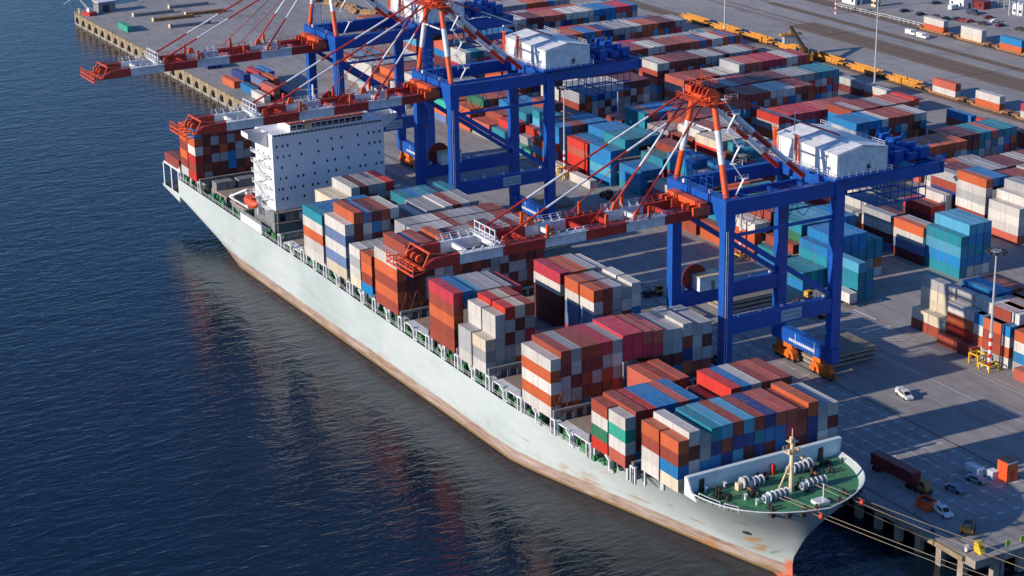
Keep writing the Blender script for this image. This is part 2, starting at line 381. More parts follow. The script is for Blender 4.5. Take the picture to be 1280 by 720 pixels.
def simple_template(L, H):
    b = MB(); x0, x1, y0, y1 = -L / 2, L / 2, -W_ / 2, W_ / 2; p = .14
    b.box(x0 + .04, x1 - .04, y0 + .05, y1 - .05, .03, H - .05)
    for sy in (y0, y1 - p): b.box(x0, x1, sy, sy + p, H - .13, H); b.box(x0, x1, sy, sy + p, .01, .15)
    for sx in (x0, x1 - p):
        for sy in (y0, y1 - p): b.box(sx, sx + p, sy, sy + p, .15, H - .13)
        b.box(sx, sx + p, y0 + p, y1 - p, H - .13, H - .001)
    return b
CONT = []            # dict(x=centre x, y=centre y, z, L, H, c, where, key)
def add(x, y, z, L, H, c, label, exp=None): CONT.append(dict(x=x, y=y, z=z, L=L, H=H, c=c, label=label, exp=exp))
PAL_SHIP = ['BR'] * 9 + ['DR'] * 8 + ['GR'] * 10 + ['WH'] * 3 + ['OR'] * 3 + ['BL'] * 2 + ['NB'] + ['TE'] + ['PK'] + ['SB']
PAL_YARD = ['BR'] * 8 + ['DR'] * 4 + ['GR'] * 11 + ['WH'] * 6 + ['OR'] * 4 + ['BL'] * 5 + ['TE'] * 2 + ['LB'] * 3 + ['PK'] * 3 + ['RD'] * 2 + ['NB'] * 2 + ['SA'] * 4
def T(n, s, h=2.59, z=0): return (n, s.split(','), h, z)

# --- ship stacks.  rows are counted from the water side; colours run from the top tier down
SY0 = 195.0; PITCH = 2.53
BAYN = {}
def bay(name, x0, x1, base, rows, nth, v0=SY0, L=None):
    L = x1 - x0
    for i, r in enumerate(rows):
        if not r: continue
        n, cols, h, dz = r
        z = base + dz
        for t in range(n):                       # t from bottom
            k = n - 1 - t
            c = cols[k] if k < len(cols) and cols[k] else R.choice(PAL_SHIP)
            add((x0 + x1) / 2, v0 + i * PITCH + W_ / 2, z, L, h, c, ('ship', nth, i + 1, k + 1, n)); z += h
g = lambda s, n=5, h=2.59, dz=0: T(n, s, h, dz)
# stern platform bay
bay('a', -565.6, -553.4, 12.0, [g('BR', 1, 2.9)] + [g('DR', 1, 2.9)] * 15, 'sternmost bay')
bay('b', -551.4, -545.34, 11.8, [g('OR,OR,BR,OR,BR,WH', 6)] + [g('', 6)] * 15, 'second bay from stern')
bay('c', -544.8, -538.74, 11.8, [g('BL,OR,WH,RD,BR,RD', 6), g('DR,DR,BR,DR,BR,GR', 6), g('BR,GR,DR,GR,DR,DR', 6), g('DR,BR,OR,GR,DR,DR', 6), g('BR,GR,DR,BL,BL,DR', 6),
     g('DR,BR,GR,GR,DR,BR', 6), g('DR,GR,BR,GR,BR,DR', 6), g('BR,DR,GR,DR,BR,GR', 6)] + [g('', 6)] * 8, 'third bay from stern')
# B1
bay('w', -476.0, -463.8, 10.6, [None] * 4 + [g('CRM,WH,GR', 5, 2.6)] * 2 + [g('WH,DR', 6, 2.59), g('DR,BR', 6, 2.57), g('GR,DR', 6, 2.59), g('GR,GR', 6, 2.59), g('RD,BR', 6, 2.6)] + [g('GR,DR', 4)] * 3 + [None] * 2, 'bay touching the deckhouse')
bay('d', -461.2, -449.0, 11.3, [g('TE,WH,OR,WH,WH', 5, 2.7), g('BL', 5, 2.7), g('BL', 5, 2.7), g('BL', 5, 2.7), g('BR', 5, 2.6), g('BL', 5, 2.68), g('BL', 5, 2.68), g('GR', 4, 2.59), g('DR', 4, 2.59), g('BR', 4, 2.59),
     g('TE,BL', 5, 2.64), g('BL', 5, 2.64), g('LB', 5, 2.64), g('TE', 5, 2.66), g('NB', 5, 2.59), g('TE', 5, 2.72)], 'bay before the deckhouse')
bay('e', -447.3, -435.1, 11.5, [g('WH,SB,WH,SB,CRM', 5, 2.9), g('OR,DR,BR,NB,DR', 6, 2.86), g('SB,WH,GR,DR', 6, 2.8), g('DR,BL,DR', 6, 2.8), g('BR,GR,BR', 6, 2.8), g('WH,DR,NB', 6, 2.8), g('BR,DR', 5, 2.8),
     g('TE,SB', 5, 2.59)] * 1 + [g('WH,SB', 5, 2.7)] + [g('GR,DR', 5, 2.9)] * 2 + [g('WH,DR', 5, 2.95, .1), g('BR,BR', 5, 2.95, .1), g('WH,GR', 5, 2.95, .1), g('GR,GR', 5, 2.95, .1), g('BL', 4, 2.59)], 'ninth bay from bow')
bay('f1', -433.0, -426.94, 11.5, [g('WH,GR,WH,CRM', 4)] + [g('GR', 4)] * 4 + [g('GR', 5, 2.9)] * 2 + [g('WH', 5, 2.9)] * 2 + [g('BR', 5, 2.9)] + [g('GR', 5, 2.9)] * 4 + [g('BR', 5, 2.9)] * 2, 'eighth bay, aft half')
bay('f2', -426.4, -420.34, 11.5, [g('OR,OR,BR,BL', 4)] + [g('GR', 4)] * 4 + [g('GR', 5, 2.9)] * 2 + [g('WH', 5, 2.9)] * 2 + [g('BR', 5, 2.9)] + [g('GR', 5, 2.9)] * 4 + [g('BR', 5, 2.9)] * 2, 'eighth bay, forward half')
bay('g', -418.5, -406.3, 11.0, [g('WH,OR,BR,OR,BR', 5, 2.86), g('BR,DR,NB,DR,DR,BR', 6, 2.86), g('SB,DR,DR,DR', 6, 2.75), g('BR,DR,DR', 6, 2.8), g('DR,DR', 6, 2.65), g('OR,DR', 6, 2.8), g('GR,BR', 6, 2.59),
     g('DR,BR', 6, 2.59), g('GR,GR,BR', 6, 2.59), g('GR,GR,DR', 6, 2.59), g('DR,DR,GR', 6, 2.7), g('DR,GR,GR,DR', 6, 2.7), g('GR,GR', 6, 2.7), g('DR,BR', 6, 2.7), g('GR,DR', 6, 2.7), g('BR,BR', 6, 2.7)], 'seventh bay from bow')
bay('h', -389.8, -377.6, 10.9, [g('PK,BR,OR,BR,BR', 5, 2.84), g('BL,GR,DR', 5, 2.84), g('LB,BR', 5, 2.76), g('GR,DR', 5, 2.76), g('GR,GR', 5, 2.76), g('GR,DR', 5, 2.72), g('PK', 5, 2.59)] + [None] * 4 +
    [g('PK,WH,DR,DR,DR', 5, 2.8), g('OR,SB,DR,DR', 5, 2.76), g('OR,DR', 5, 2.76), g('GR', 5, 2.76), g('WH', 5, 2.68)], 'sixth bay from bow')
bay('j1', -375.5, -369.44, 10.5, [g('GR,GR,WH', 3, 2.7)] + [g('WH,WH,GR,DR', 5, 2.68), g('RD,GR', 5, 2.95), g('CRM,DR', 5, 2.95), g('BR,GR', 5, 2.95), g('GN,BL', 2, 2.7)] + [None] * 5 +
    [g('OR,WH,SB,SB', 5, 2.9)] * 1 + [g('BR,BR,DR', 5, 2.9), g('GR,GR', 5, 2.9), g('GR,DR', 5, 2.75), g('WH,WH', 5, 2.9)], 'fifth bay, aft half')
bay('j2', -368.9, -362.84, 10.5, [g('CRM,GR,WH', 3, 2.7)] + [g('WH,WH,GR,GR', 5, 2.68), g('RD,GR,DR,GR', 5, 2.95), g('CRM,DR,GR,WH', 5, 2.95), g('BR,GR,PK,GR', 5, 2.95), g('GN,BL', 2, 2.7)] + [None] * 5 +
    [g('OR,WH,SB,GR', 5, 2.9), g('BR,BR,DR', 5, 2.9), g('GR,GR,GR,DR', 5, 2.9), g('GR,WH,DR', 5, 2.75), g('WH,WH,BL', 5, 2.9)], 'fifth bay, forward half')
bay('m', -346.8, -334.6, 10.2, [g('WH,OR,WH,OR,WH', 5, 2.62), g('BR,DR,GR,GR,BR', 5, 2.9), g('GR,GR,DR,GR', 5, 2.9), g('BR,DR,BR,DR', 5, 2.9), g('BR,DR,GR,DR', 5, 2.9), g('PK,GR,BR,DR', 5, 2.9), g('GR,WH,GR,BR', 5, 2.88),
     g('PK,PK,GR', 5, 2.95, .3), g('PK,PK,BR', 5, 2.95, .3), g('SA,PK,GR', 5, 2.9, .3), g('SA,PK,DR', 5, 2.88, .2), g('GR,GR,DR', 5, 2.82), g('GR,GR,DR', 5, 2.8), g('WH,BR,NB', 5, 2.9, .2), g('GR,WH,GR', 5, 2.82), g('GR,DR,GR', 5, 2.82)], 'fourth bay from bow')
bay('mb', -333.0, -320.8, 10.0, [None] * 7 + [g('SA,SA', 3, 3.0), g('BR,BR', 3, 3.0), g('SA,BR', 3, 3.05)] + [None] * 6, 'third bay from bow')
bay('n1', -318.5, -312.44, 10.0, [g('BR,WH,GN,RD', 4, 2.65)], 'second bay, aft end')
bay('n2', -311.9, -305.84, 10.0, [g('WH,MG,WH,SA', 4, 2.65)], 'second bay, forward end')
bay('n', -318.2, -306.0, 10.0, [None, g('BR,BR,DR', 4, 2.86), g('RD,DR', 4, 2.82), g('BL,BR', 4, 2.84), g('BL,DR', 4, 2.84), g('SA,GR', 4, 2.82), g('BL,DR', 4, 2.82), g('SB,GR', 3, 2.59), g('GR,DR', 3, 2.59), g('BR,BR', 3, 2.75),
     g('RD,DR', 4, 2.86), g('BL,DR', 4, 2.84), g('WH,DR', 4, 2.84), g('BR,DR', 4, 2.82), g('SA,DR', 4, 2.82), g('BR,DR', 4, 2.8)], 'second bay from bow')
bay('p1', -300.0, -293.94, 12.0, [g('OR,BR,WH,WH', 4, 2.62)], 'bow bay, aft end')
bay('p2', -293.45, -287.39, 12.0, [g('OR,BR,BL,CRM', 4, 2.62)], 'bow bay, forward end')
bay('p', -299.7, -287.5, 12.0, [None, g('WH,DR,WH,GR', 4, 2.95), g('GR,GR,BL', 4, 2.62), g('TE,NB,BL', 4, 2.88), g('LB,BR,NB', 4, 2.9), g('BR,NB,LB,BL', 4, 2.9), g('LB,NB,DR', 4, 2.9), g('BR,TE,NB', 4, 2.88), g('NB,BL,DR', 4, 2.88),
     g('SA,BL,BL', 4, 2.85), g('SA,PK,BR', 4, 2.85), g('BR,BR,DR', 4, 2.7), g('OR,NB,NB', 4, 2.95), g('GR,GR,WH', 4, 2.62), g('WH,DR,GR', 4, 2.62)], 'bay nearest the bow')

# --- yard stacks
def stack(x0, y, n, cols, L=12.19, h=2.59, z=0, lab=None):
    for t in range(n):
        k = n - 1 - t; c = cols[k] if k < len(cols) and cols[k] else R.choice(PAL_YARD)
        add(x0 + L / 2, y + W_ / 2, z, L, h, c, lab + (k + 1, n)); z += h
YP = 2.62
def yrow(k, y0, specs, L=12.19, block='quay block', off=0, h=2.59):
    """specs: list of (rows, tiers, 'colours top down')"""
    xb = -380.8 - 13.7 * k + off; i = 0
    for cnt, n, cols in specs:
        for _ in range(cnt):
            if n: stack(xb - L, y0 + i * YP, n, cols.split(',') if cols else [], L, h if isinstance(h, float) else 2.59, 0, ('yard', block, k, i + 1))
            i += 1
def autorows(k, y0, y1, tmin, tmax, pal=PAL_YARD, seed=0, L=12.19, block='', gap=.0):
    r = random.Random(int(1000 + k * 37 + seed * 7)); y = y0; i = 0; t = r.randint(tmin, tmax); c = None; xb = -380.8 - 13.7 * k; run = 0; left = 0
    hh = r.choice((2.59, 2.59, 2.7))
    while y < y1:
        if left <= 0: left = r.randint(1, 4); c = r.choice(pal)
        if r.random() < .05: t = max(tmin, min(tmax, t + r.choice((-1, 1))))
        left -= 1
        if r.random() < gap: y += YP; i += 1; continue
        cols = [c, c if r.random() < .25 else r.choice(pal), r.choice(pal), r.choice(pal)]
        z = 0
        for q in range(t):
            kk = t - 1 - q; cc = cols[kk] if kk < 4 else r.choice(pal)
            add(xb - L / 2, y + W_ / 2, z, L, hh + r.choice((0, 0, .08)), cc, ('yard', block, 0, i + 1, kk + 1, t)); z += hh + .005
        y += YP; i += 1
BLUE = ['BL'] * 6 + ['TE'] * 6 + ['LB'] * 3 + ['BR'] * 2 + ['GR'] + ['NB']
# quay-side block (y 306-338)
for (x, rows) in ((-356.5, [(2, 'CRM,RD')]), (-350.3, [(2, 'CRM,BR')])): pass
def s20(x0, y, n, cols, i, h=2.59, k=-2): stack(x0, y, n, cols.split(','), 6.06, h, 0, ('yard', 'short-box row by the lamp mast', k, i))
s20(-359.6, 313.0, 2, 'CRM,BR', 1, k=1); s20(-353.4, 313.0, 2, 'CRM,BR', 1, k=2)
s20(-359.6, 315.6, 5, 'GR,CRM,CRM,CRM,BR', 2, k=1); s20(-353.4, 315.6, 5, 'GR,CRM,CRM,CRM,BR', 2, k=2)
s20(-347.2, 310.6, 1, 'BR', 1, k=3); s20(-341.0, 310.6, 1, 'BR', 1, k=4)
s20(-347.2, 313.4, 4, 'WH,OR,RD,RD', 2, k=3); s20(-341.0, 313.4, 4, 'WH,OR,RD,RD', 2, k=4)
s20(-347.2, 316.1, 5, 'GR,OR', 3, k=3); s20(-341.0, 316.1, 5, 'WH,OR', 3, k=4)
s20(-334.0, 312.8, 4, 'OR,BR,BR,GR', 1, k=5); s20(-334.0, 315.5, 5, 'BR,BR', 2, k=5); s20(-334.0, 318.2, 5, 'BR,BR', 3, k=5)
s20(-320.6, 310.4, 1, 'SA', 1, k=6)
yrow(-4, 313.2, [(1, 4, 'BL,WH,OR,WH'), (2, 5, 'WH,WH,GR'), (3, 5, 'BR,BR')], off=.6, block='quay-side block')
yrow(-5, 313.2, [(3, 4, 'OR,WH,BL,GR'), (4, 5, 'BL,GR')], off=.6, block='quay-side block')
yrow(-6, 313.2, [(3, 4, 'WH,OR,BL,GR'), (4, 5, 'BR,GR')], off=.6, block='quay-side block')
for k_, x_ in ((1, -359.6), (2, -353.4), (3, -347.2), (4, -341)):
    s20(x_, 318.8 + .1, 4, 'GR,WH', 4, k=k_)
yrow(-3, 321.6, [(2, 5, 'BL,BL'), (2, 5, 'BR,BR'), (2, 4, 'BL,GR')], block='quay-side block')
yrow(-4, 321.4, [(2, 5, 'GR,BR'), (3, 4, 'BL,GR')], block='quay-side block', off=.6)
yrow(0, 313.0, [(1, 4, 'LB,TE,TE,TE'), (1, 3, 'TE,BL,TE')], block='teal block beside the near crane')
yrow(1, 306.0, [(3, 2, 'TE,BL'), (1, 4, 'BL,TE,LB,TE'), (4, 5, 'BL,BL,TE,BL'), (2, 4, 'TE,TE')], block='teal block beside the near crane')
yrow(2, 310.4, [(1, 2, 'TE,BL'), (1, 3, 'BR,TE'), (2, 5, 'TE,GN,TE'), (3, 5, 'LB,TE,TE'), (2, 5, 'BL,BL')], block='teal block beside the near crane')
yrow(3, 310.4, [(2, 4, 'WH,OR,SA,BR'), (2, 5, 'BR,TE'), (3, 5, 'TE,BL')], block='block behind the teal stacks')
yrow(4, 310.4, [(1, 2, 'BR,OR'), (2, 3, 'TE,TE'), (2, 4, 'PK,RD'), (2, 5, 'GN,TE'), (2, 5, 'TE,TE')], block='block behind the teal stacks')
yrow(5, 310.0, [(1, 3, 'BR,BR,BR'), (1, 1, 'PK'), (2, 2, 'RD,PK'), (3, 3, 'GN,TE'), (2, 5, 'BR,BR')], block='block behind the teal stacks')
yrow(6, 318.5, [(2, 2, 'TE,TE'), (1, 3, 'PK,BR'), (2, 4, 'GR,WH'), (2, 5, 'BL,BL')], block='block behind the teal stacks')
yrow(7, 318.5, [(1, 1, 'PK'), (2, 2, 'WH,PK'), (3, 5, 'BL,TE')], block='block behind the teal stacks')
yrow(8, 318.0, [(3, 3, 'BL,BL,TE'), (2, 4, 'TE,BL'), (2, 5, 'BR,BR,GR')], block='tall teal rows between the cranes')
yrow(9, 315.8, [(1, 4, 'BL,BL,LB,BL'), (1, 4, 'TE,BL'), (5, 5, 'TE,TE,BL'), (1, 4, 'TE')], block='tall teal rows between the cranes', h=2.8)
yrow(10, 315.8, [(1, 4, 'RD,SA,RD,RD'), (2, 4, 'BL,TE'), (4, 5, 'BL,BR,GR'), (1, 4, '')], block='tall teal rows between the cranes')
yrow(11, 311.0, [(1, 3, 'BR,BL,BR'), (2, 5, 'BL,BL,TE'), (2, 5, 'BR,GR'), (3, 5, 'BL')], block='tall teal rows between the cranes')
yrow(12, 311.0, [(1, 1, 'MG'), (1, 2, 'GR,TE'), (1, 3, 'RD,RD'), (2, 5, 'TE,LB,TE,LB'), (3, 4, 'BR')], block='tall teal rows between the cranes')
yrow(13, 311.0, [(1, 2, 'TE,GR'), (2, 3, 'RD,RD'), (3, 4, 'TE,BL'), (2, 5, 'BR,OR')], block='mixed block behind the middle crane')
yrow(14, 311.0, [(2, 2, 'SA,GR'), (2, 3, 'BR,TE'), (4, 4, 'BL,BR')], block='mixed block behind the middle crane')
yrow(15, 311.0, [(2, 3, 'OR,SA,OR'), (1, 4, 'GN,GN'), (2, 4, 'OR,OR'), (3, 4, 'BR,DR')], block='mixed block behind the middle crane')
yrow(16, 309.0, [(2, 3, 'MG,OR,SB'), (2, 3, 'OR,OR'), (4, 4, 'BR,GR')], block='mixed block behind the middle crane')
yrow(17, 309.0, [(3, 3, 'BR,GR'), (5, 4, 'GR,BR')], block='mixed block behind the middle crane')
yrow(18, 307.0, [(2, 3, 'WH,GR,WH'), (2, 4, 'WH,OR'), (4, 4, 'GR,BR')], block='mixed block behind the far crane')
yrow(19, 307.0, [(1, 3, 'OR,OR,WH'), (2, 4, 'OR,BR'), (4, 4, 'BR,GR')], block='mixed block behind the far crane')
yrow(20, 307.0, [(2, 4, 'WH,WH,LB'), (5, 4, 'GR,WH')], block='mixed block behind the far crane')
yrow(21, 309.0, [(7, 3, '')], block='mixed block behind the far crane')
yrow(22, 312.0, [(6, 3, '')], block='mixed block behind the far crane')
# second block (y 346-375)
B3L = 13.72
yrow(0, 347.0, [(1, 4, 'TE,LB,BL,TE')], L=B3L, block='tall all-blue stack group', h=2.9)
yrow(0, 347.0 + YP, [(3, 5, 'LB,BL,TE,BL')], L=B3L, block='tall all-blue stack group', h=2.9)
yrow(1, 346.0, [(1, 4, 'OR,WH,SB,DR'), (1, 4, 'GR,BR')], block='short second block', h=2.65)
yrow(2, 346.0, [(1, 4, 'GR,WH,DR,SB'), (1, 4, 'DR,GR')], block='short second block', h=2.62)
yrow(3, 346.0, [(1, 3, 'GR,OR,SA'), (2, 5, 'CRM,WH,GR'), (1, 4, 'GR,DR')], block='short second block')
yrow(4, 346.0, [(2, 3, 'PK,WH,GR'), (3, 4, 'BR,GR')], block='second block')
yrow(5, 346.0, [(1, 3, 'SA,RD,BR'), (2, 4, 'BL,TE'), (4, 4, 'BR,PK')], block='second block')
yrow(6, 346.0, [(1, 4, 'RD,RD,BR'), (3, 4, 'TE,BL'), (3, 5, 'BR,BR,GR')], block='second block')
yrow(7, 346.0, [(1, 4, 'BR,BL,TE'), (2, 5, 'TE,BR,BL'), (3, 5, 'WH,OR,WH'), (2, 4, '')], block='second block')
yrow(8, 346.0, [(1, 5, 'CRM,RD,CRM,CRM,BR'), (2, 5, 'CRM,CRM'), (2, 5, 'WH,OR,WH'), (3, 4, 'BR,BR')], block='second block')
yrow(9, 346.0, [(1, 4, 'BR,WH,GR,BR'), (1, 5, 'WH,DR'), (3, 5, 'BR,BR'), (3, 5, 'GR')], block='second block')
yrow(10, 346.0, [(1, 4, 'GR,GR,GR,GR'), (2, 4, 'GR,WH'), (3, 5, 'BR,TE'), (3, 5, 'DR,TE')], block='second block')
yrow(11, 346.0, [(1, 5, 'TE,TE,TE,TE'), (1, 5, 'SA,BR'), (3, 5, 'BL,TE'), (4, 5, 'BR,DR')], block='second block')
for k in (12, 14, 15, 17, 18, 20, 21, 23): autorows(k, 346.0, 374.0, 3 + k % 2, 5, seed=5, block='second block')
# third block (y 380-443), long cross rows
yrow(1, 380.0, [(1, 4, 'WH,WH,WH,SA'), (1, 5, 'WH,OR'), (2, 6, 'GR,OR'), (3, 5, 'BR')], block='landward block')
yrow(2, 380.0, [(1, 6, 'OR,WH'), (2, 6, 'BL,OR'), (6, 5, 'BR,GR')], block='landward block')
yrow(3, 372.4, [(2, 2, 'RD,DR'), (1, 3, 'WH,WH')], block='landward block')
yrow(3, 382.4, [(1, 5, 'GR,BR,NB'), (3, 5, 'DR,DR,GR'), (3, 5, 'GR,GR,DR'), (3, 5, 'DR,BR,NB'), (2, 5, 'WH,GR'), (3, 5, 'BR')], block='landward block')
yrow(0, 398.0, [(5, 5, '')], block='landward block')
yrow(-1, 398.0, [(5, 4, '')], block='landward block')
def band(ub, y0, y1, t0, seed):
    k = (-380.8 - ub) / 13.7; autorows(k, y0, y1, t0, t0, seed=seed, block='landward block')
for q_, (ub, y0, y1, t0) in enumerate(((-440, 396, 414, 3), (-456.5, 398, 414, 4), (-462.5, 416, 440, 4), (-484.5, 395, 422, 5), (-498.3, 404, 428, 5), (-513, 386, 420, 4), (-534.5, 388, 416, 5), (-548.3, 386, 436, 5),
        (-571, 388, 411, 4), (-571, 411.5, 441, 5), (-588, 388, 432, 5), (-614, 380, 441, 5), (-628.5, 390, 441, 4), (-650, 385, 441, 5), (-664, 385, 441, 4), (-686, 380, 441, 5), (-700, 380, 441, 4), (-722, 385, 430, 4), (-736, 385, 415, 3), (-758, 380, 398, 3), (-772, 384, 392, 2))):
    band(ub, y0, y1, t0, 9 + q_)
for k in (1, 2): autorows(k, 402.5, 443, 5 - (k == 1), 5, seed=11, block='landward block')
for k in (24, 25, 27): autorows(k, 352, 378, 2, 4, seed=13, block='far landward block')

# single line of boxes along the rail lane (x runs)
r = random.Random(5)
for i in range(17):
    x = -437 - 14.6 * i
    if i in (5, 11): continue
    n = r.choice((1, 2, 2, 2)); c = [['RD', 'WH'], ['GR', 'DR'], ['WH', 'OR'], ['BL', 'BR'], ['SA', 'DR'], ['BR', 'BR']][r.randrange(6)]
    stack(x - 12.2, 452.2 + .5 * r.random(), n, c, lab=('yard', 'single line beside the rail lane', i, 1))
# odd boxes on the far apron
def lone(x0, y0, L, c, label, z=0, H=2.59): CONT.append(dict(x=x0 + L / 2, y=y0 + W_ / 2, z=z, L=L, H=H, c=c, label=label, exp=None, force=True))
lone(-822.5, 267.2, 12.19, 'MG', 'mint green container standing alone near the far quay corner')
lone(-737.5, 270.2, 12.19, 'NB', 'navy container alone under the far crane boom, nearest the quay edge'); lone(-737.0, 273.4, 12.19, 'NB', 'navy container just landward of its twin on the far apron')
for (x0, y0, n, cc, i) in ((-702, 266.8, 1, 'OR', 1), (-700, 270, 2, 'NB,OR', 2), (-688.0, 268.5, 1, 'BL', 3), (-688.2, 272.6, 2, 'SB,BR', 4), (-674.6, 267.4, 1, 'WH', 5), (-674.5, 271.2, 2, 'SA,DR', 6),
                           (-700, 276, 2, 'PK,NB', 7), (-688.2, 277, 2, 'OR,BR', 8), (-674.5, 277, 1, 'NB', 9), (-700, 280, 2, 'BL,PK', 10)):
    stack(x0, y0, n, cc.split(','), lab=('far', 'far apron cluster', i, i))
# white box line beside the teal rows and small ones
lone(-517.2, 309.0, 12.19, 'WH', 'off-white container alone on the ground beside the tall blue stack'); 
lone(-531.0, 310.4, 6.06, 'WH', 'short off-white container by the middle lamp mast guard'); lone(-524.3, 311.0, 6.06, 'BR', 'short rust brown container by the middle lamp mast guard')

# --- which boxes show, which show largest
def exposed():
    key = {}
    for i, c in enumerate(CONT): key.setdefault((round(c['x'] / 6.1), round(c['y'] / 2.5), round(c['z'] / 2.6)), []).append(i)
    n = len(CONT); X = np.array([c['x'] for c in CONT]); Y = np.array([c['y'] for c in CONT]); Z = np.array([c['z'] for c in CONT]); L = np.array([c['L'] for c in CONT]); H = np.array([c['H'] for c in CONT])
    keep = []; size = []
    for i, c in enumerate(CONT):
        ox = np.minimum(X + L / 2, X[i] + L[i] / 2) - np.maximum(X - L / 2, X[i] - L[i] / 2)
        oy = np.abs(Y - Y[i])
        zc = Z[i] + H[i] / 2
        top = not np.any((ox > L[i] * .6) & (oy < .6) & (Z > Z[i] + 1) & (Z < Z[i] + H[i] + 1.2))
        cover = (Z < zc + .4 * H[i]) & (Z + H > zc + .3 * H[i])
        port = not np.any((ox > L[i] * .9) & (Y < Y[i] - 1.5) & (Y > Y[i] - 2.9) & (Z + H > Z[i] + H[i] * .8))
        gapx = (X - L / 2) - (X[i] + L[i] / 2)
        bow = not np.any((gapx > -.5) & (gapx < .45) & (oy < 1.0) & (Z + H > Z[i] + H[i] * .8))
        if L[i] < 7: pass
        a = px(c['x'], c['y'], c['z'])
        d = a[2]; s = FPX / d
        area = (top * L[i] * W_ * .35 + port * L[i] * H[i] * .75 + bow * W_ * H[i] * .55)
        if bow and not (top or port):            # buried bow end: is it seen past the next slot?
            gp = (gapx > -.5) & (gapx < 3.5) & (oy < 1.4)
            if np.any(gp & (Z + H > Z[i] + H[i] * .7)): area = 0
        vis = -40 < a[0] < 1320 and -40 < a[1] < 760
        if not vis: area *= .01
        if area > 0: keep.append(i); size.append(area * s * s)
    return keep, size
keep, size = exposed()
order = [keep[i] for i in np.argsort(-np.array(size))]
forced = [i for i, c in enumerate(CONT) if c.get('force')]
single = forced + [i for i in order if i not in forced][:296 - len(forced)]
ss = set(single); rest = [i for i in keep if i not in ss]
TM = {}
def cmesh(L, H):
    k = (round(L, 2), round(H, 2))
    if k not in TM:
        a = cont_template(L, H).mesh('container', M_cont); d = door_template(L, H).mesh('door', M_cont); fix(a); fix(d); TM[k] = (a, d)
    return TM[k]
ORD = ['zero', 'first', 'second', 'third', 'fourth', 'fifth', 'sixth', 'seventh', 'eighth', 'ninth', 'tenth', 'eleventh', 'twelfth', 'thirteenth', 'fourteenth', 'fifteenth', 'sixteenth']
ORD += ['seventeenth', 'eighteenth', 'nineteenth', 'twentieth'] + ['twenty-' + q for q in ORD[1:10]] + ['thirtieth'] + ['thirty-' + q for q in ORD[1:10]] + ['fortieth'] + ['forty-' + q for q in ORD[1:10]]
def mklabel(c):
    l = c['label']; col = CN[c['c']]
    if isinstance(l, str): return l, None
    if l[0] == 'ship':
        _, nth, row, k, n = l
        return f"{col} ship box, {nth}, {ORD[row]} row from water, {'top' if k == 1 else ORD[k] + ' tier down'}", 'containers stacked on the ship'
    _, blk, kk, i, k, n = l
    tier = 'top' if k == 1 else ORD[k] + ' tier down'
    if l[0] == 'far': return f"{col} box in the far apron cluster, {ORD[i]} place counted landwards, {tier}", 'containers on the far apron'
    if 'single line' in blk: return f"{col} box in the line beside the rail lane, {ORD[kk + 1]} from bow end, {tier}", 'containers stacked in the yard'
    if 'short-box' in blk: return f"{col} short box by the lamp mast, {ORD[kk]} column, {ORD[i]} row, {tier}", 'containers stacked in the yard'
    y = c['y']; slot = round((-380.8 - 6.1 - c['x']) / 13.7) + 8
    blk, y0 = ('quay-side yard block', 306) if y < 344 else (('middle yard block', 346) if y < 377 else ('landward yard block', 372))
    return f"{col} box, {blk}, {ORD[slot]} cross row, {ORD[int((y - y0) / 2.62) + 1]} place landwards, {tier}", 'containers stacked in the yard'
seen_labels = {}
for i in single:
    c = CONT[i]; a, d = cmesh(c['L'], c['H'])
    jx, jy = R.uniform(-.05, .05), R.uniform(-.025, .025)
    o = bpy.data.objects.new('container', a); COL.objects.link(o); o.location = (c['x'] + jx, c['y'] + jy, c['z'])
    base = CC[c['c']]; f = R.uniform(.86, 1.12); o.color = (*[min(.8, x * f) for x in base], 1)
    lab, grp = mklabel(c)
    wd = lab.split()
    if len(wd) > 16: lab = ' '.join(wd[:16])
    tag(o, lab, 'container', grp or 'containers standing singly on the ground')
    e = bpy.data.objects.new('door', d); COL.objects.link(e); e.parent = o; e.color = (*[min(.8, x * f * .96) for x in base], 1)
# the remaining boxes joined
def joined():
    V = []; F = []; C = []; base = 0
    tpl = {}
    for i in rest:
        c = CONT[i]; k = (c['L'], c['H'])
        if k not in tpl:
            t = simple_template(*k); tpl[k] = (np.array(t.v), np.array(t.f))
        v, f = tpl[k]
        V.append(v + np.array([c['x'] + R.uniform(-.08, .08), c['y'] + R.uniform(-.04, .04), c['z']])); F.append(f + base); base += len(v)
        fac = R.uniform(.82, 1.15); col = [min(.8, q * fac) for q in CC[c['c']]] + [1]
        C.append(np.tile(col, (len(f), 1)))
    V = np.concatenate(V); F = np.concatenate(F); C = np.concatenate(C)
    me = bpy.data.meshes.new('container_stacks'); me.from_pydata(V.tolist(), [], F.tolist()); me.materials.append(M_conts)
    ca = me.color_attributes.new('Col', 'FLOAT_COLOR', 'CORNER'); ca.data.foreach_set('color', np.repeat(C, 4, axis=0).astype(np.float32).ravel())
    fix(me)
    o = bpy.data.objects.new('container_stacks', me); COL.objects.link(o); tag(o, 'mixed red, blue and grey containers filling ship bays and yard blocks', kind='stuff')
joined()
print('containers', len(CONT), 'single', len(single), 'joined', len(rest))

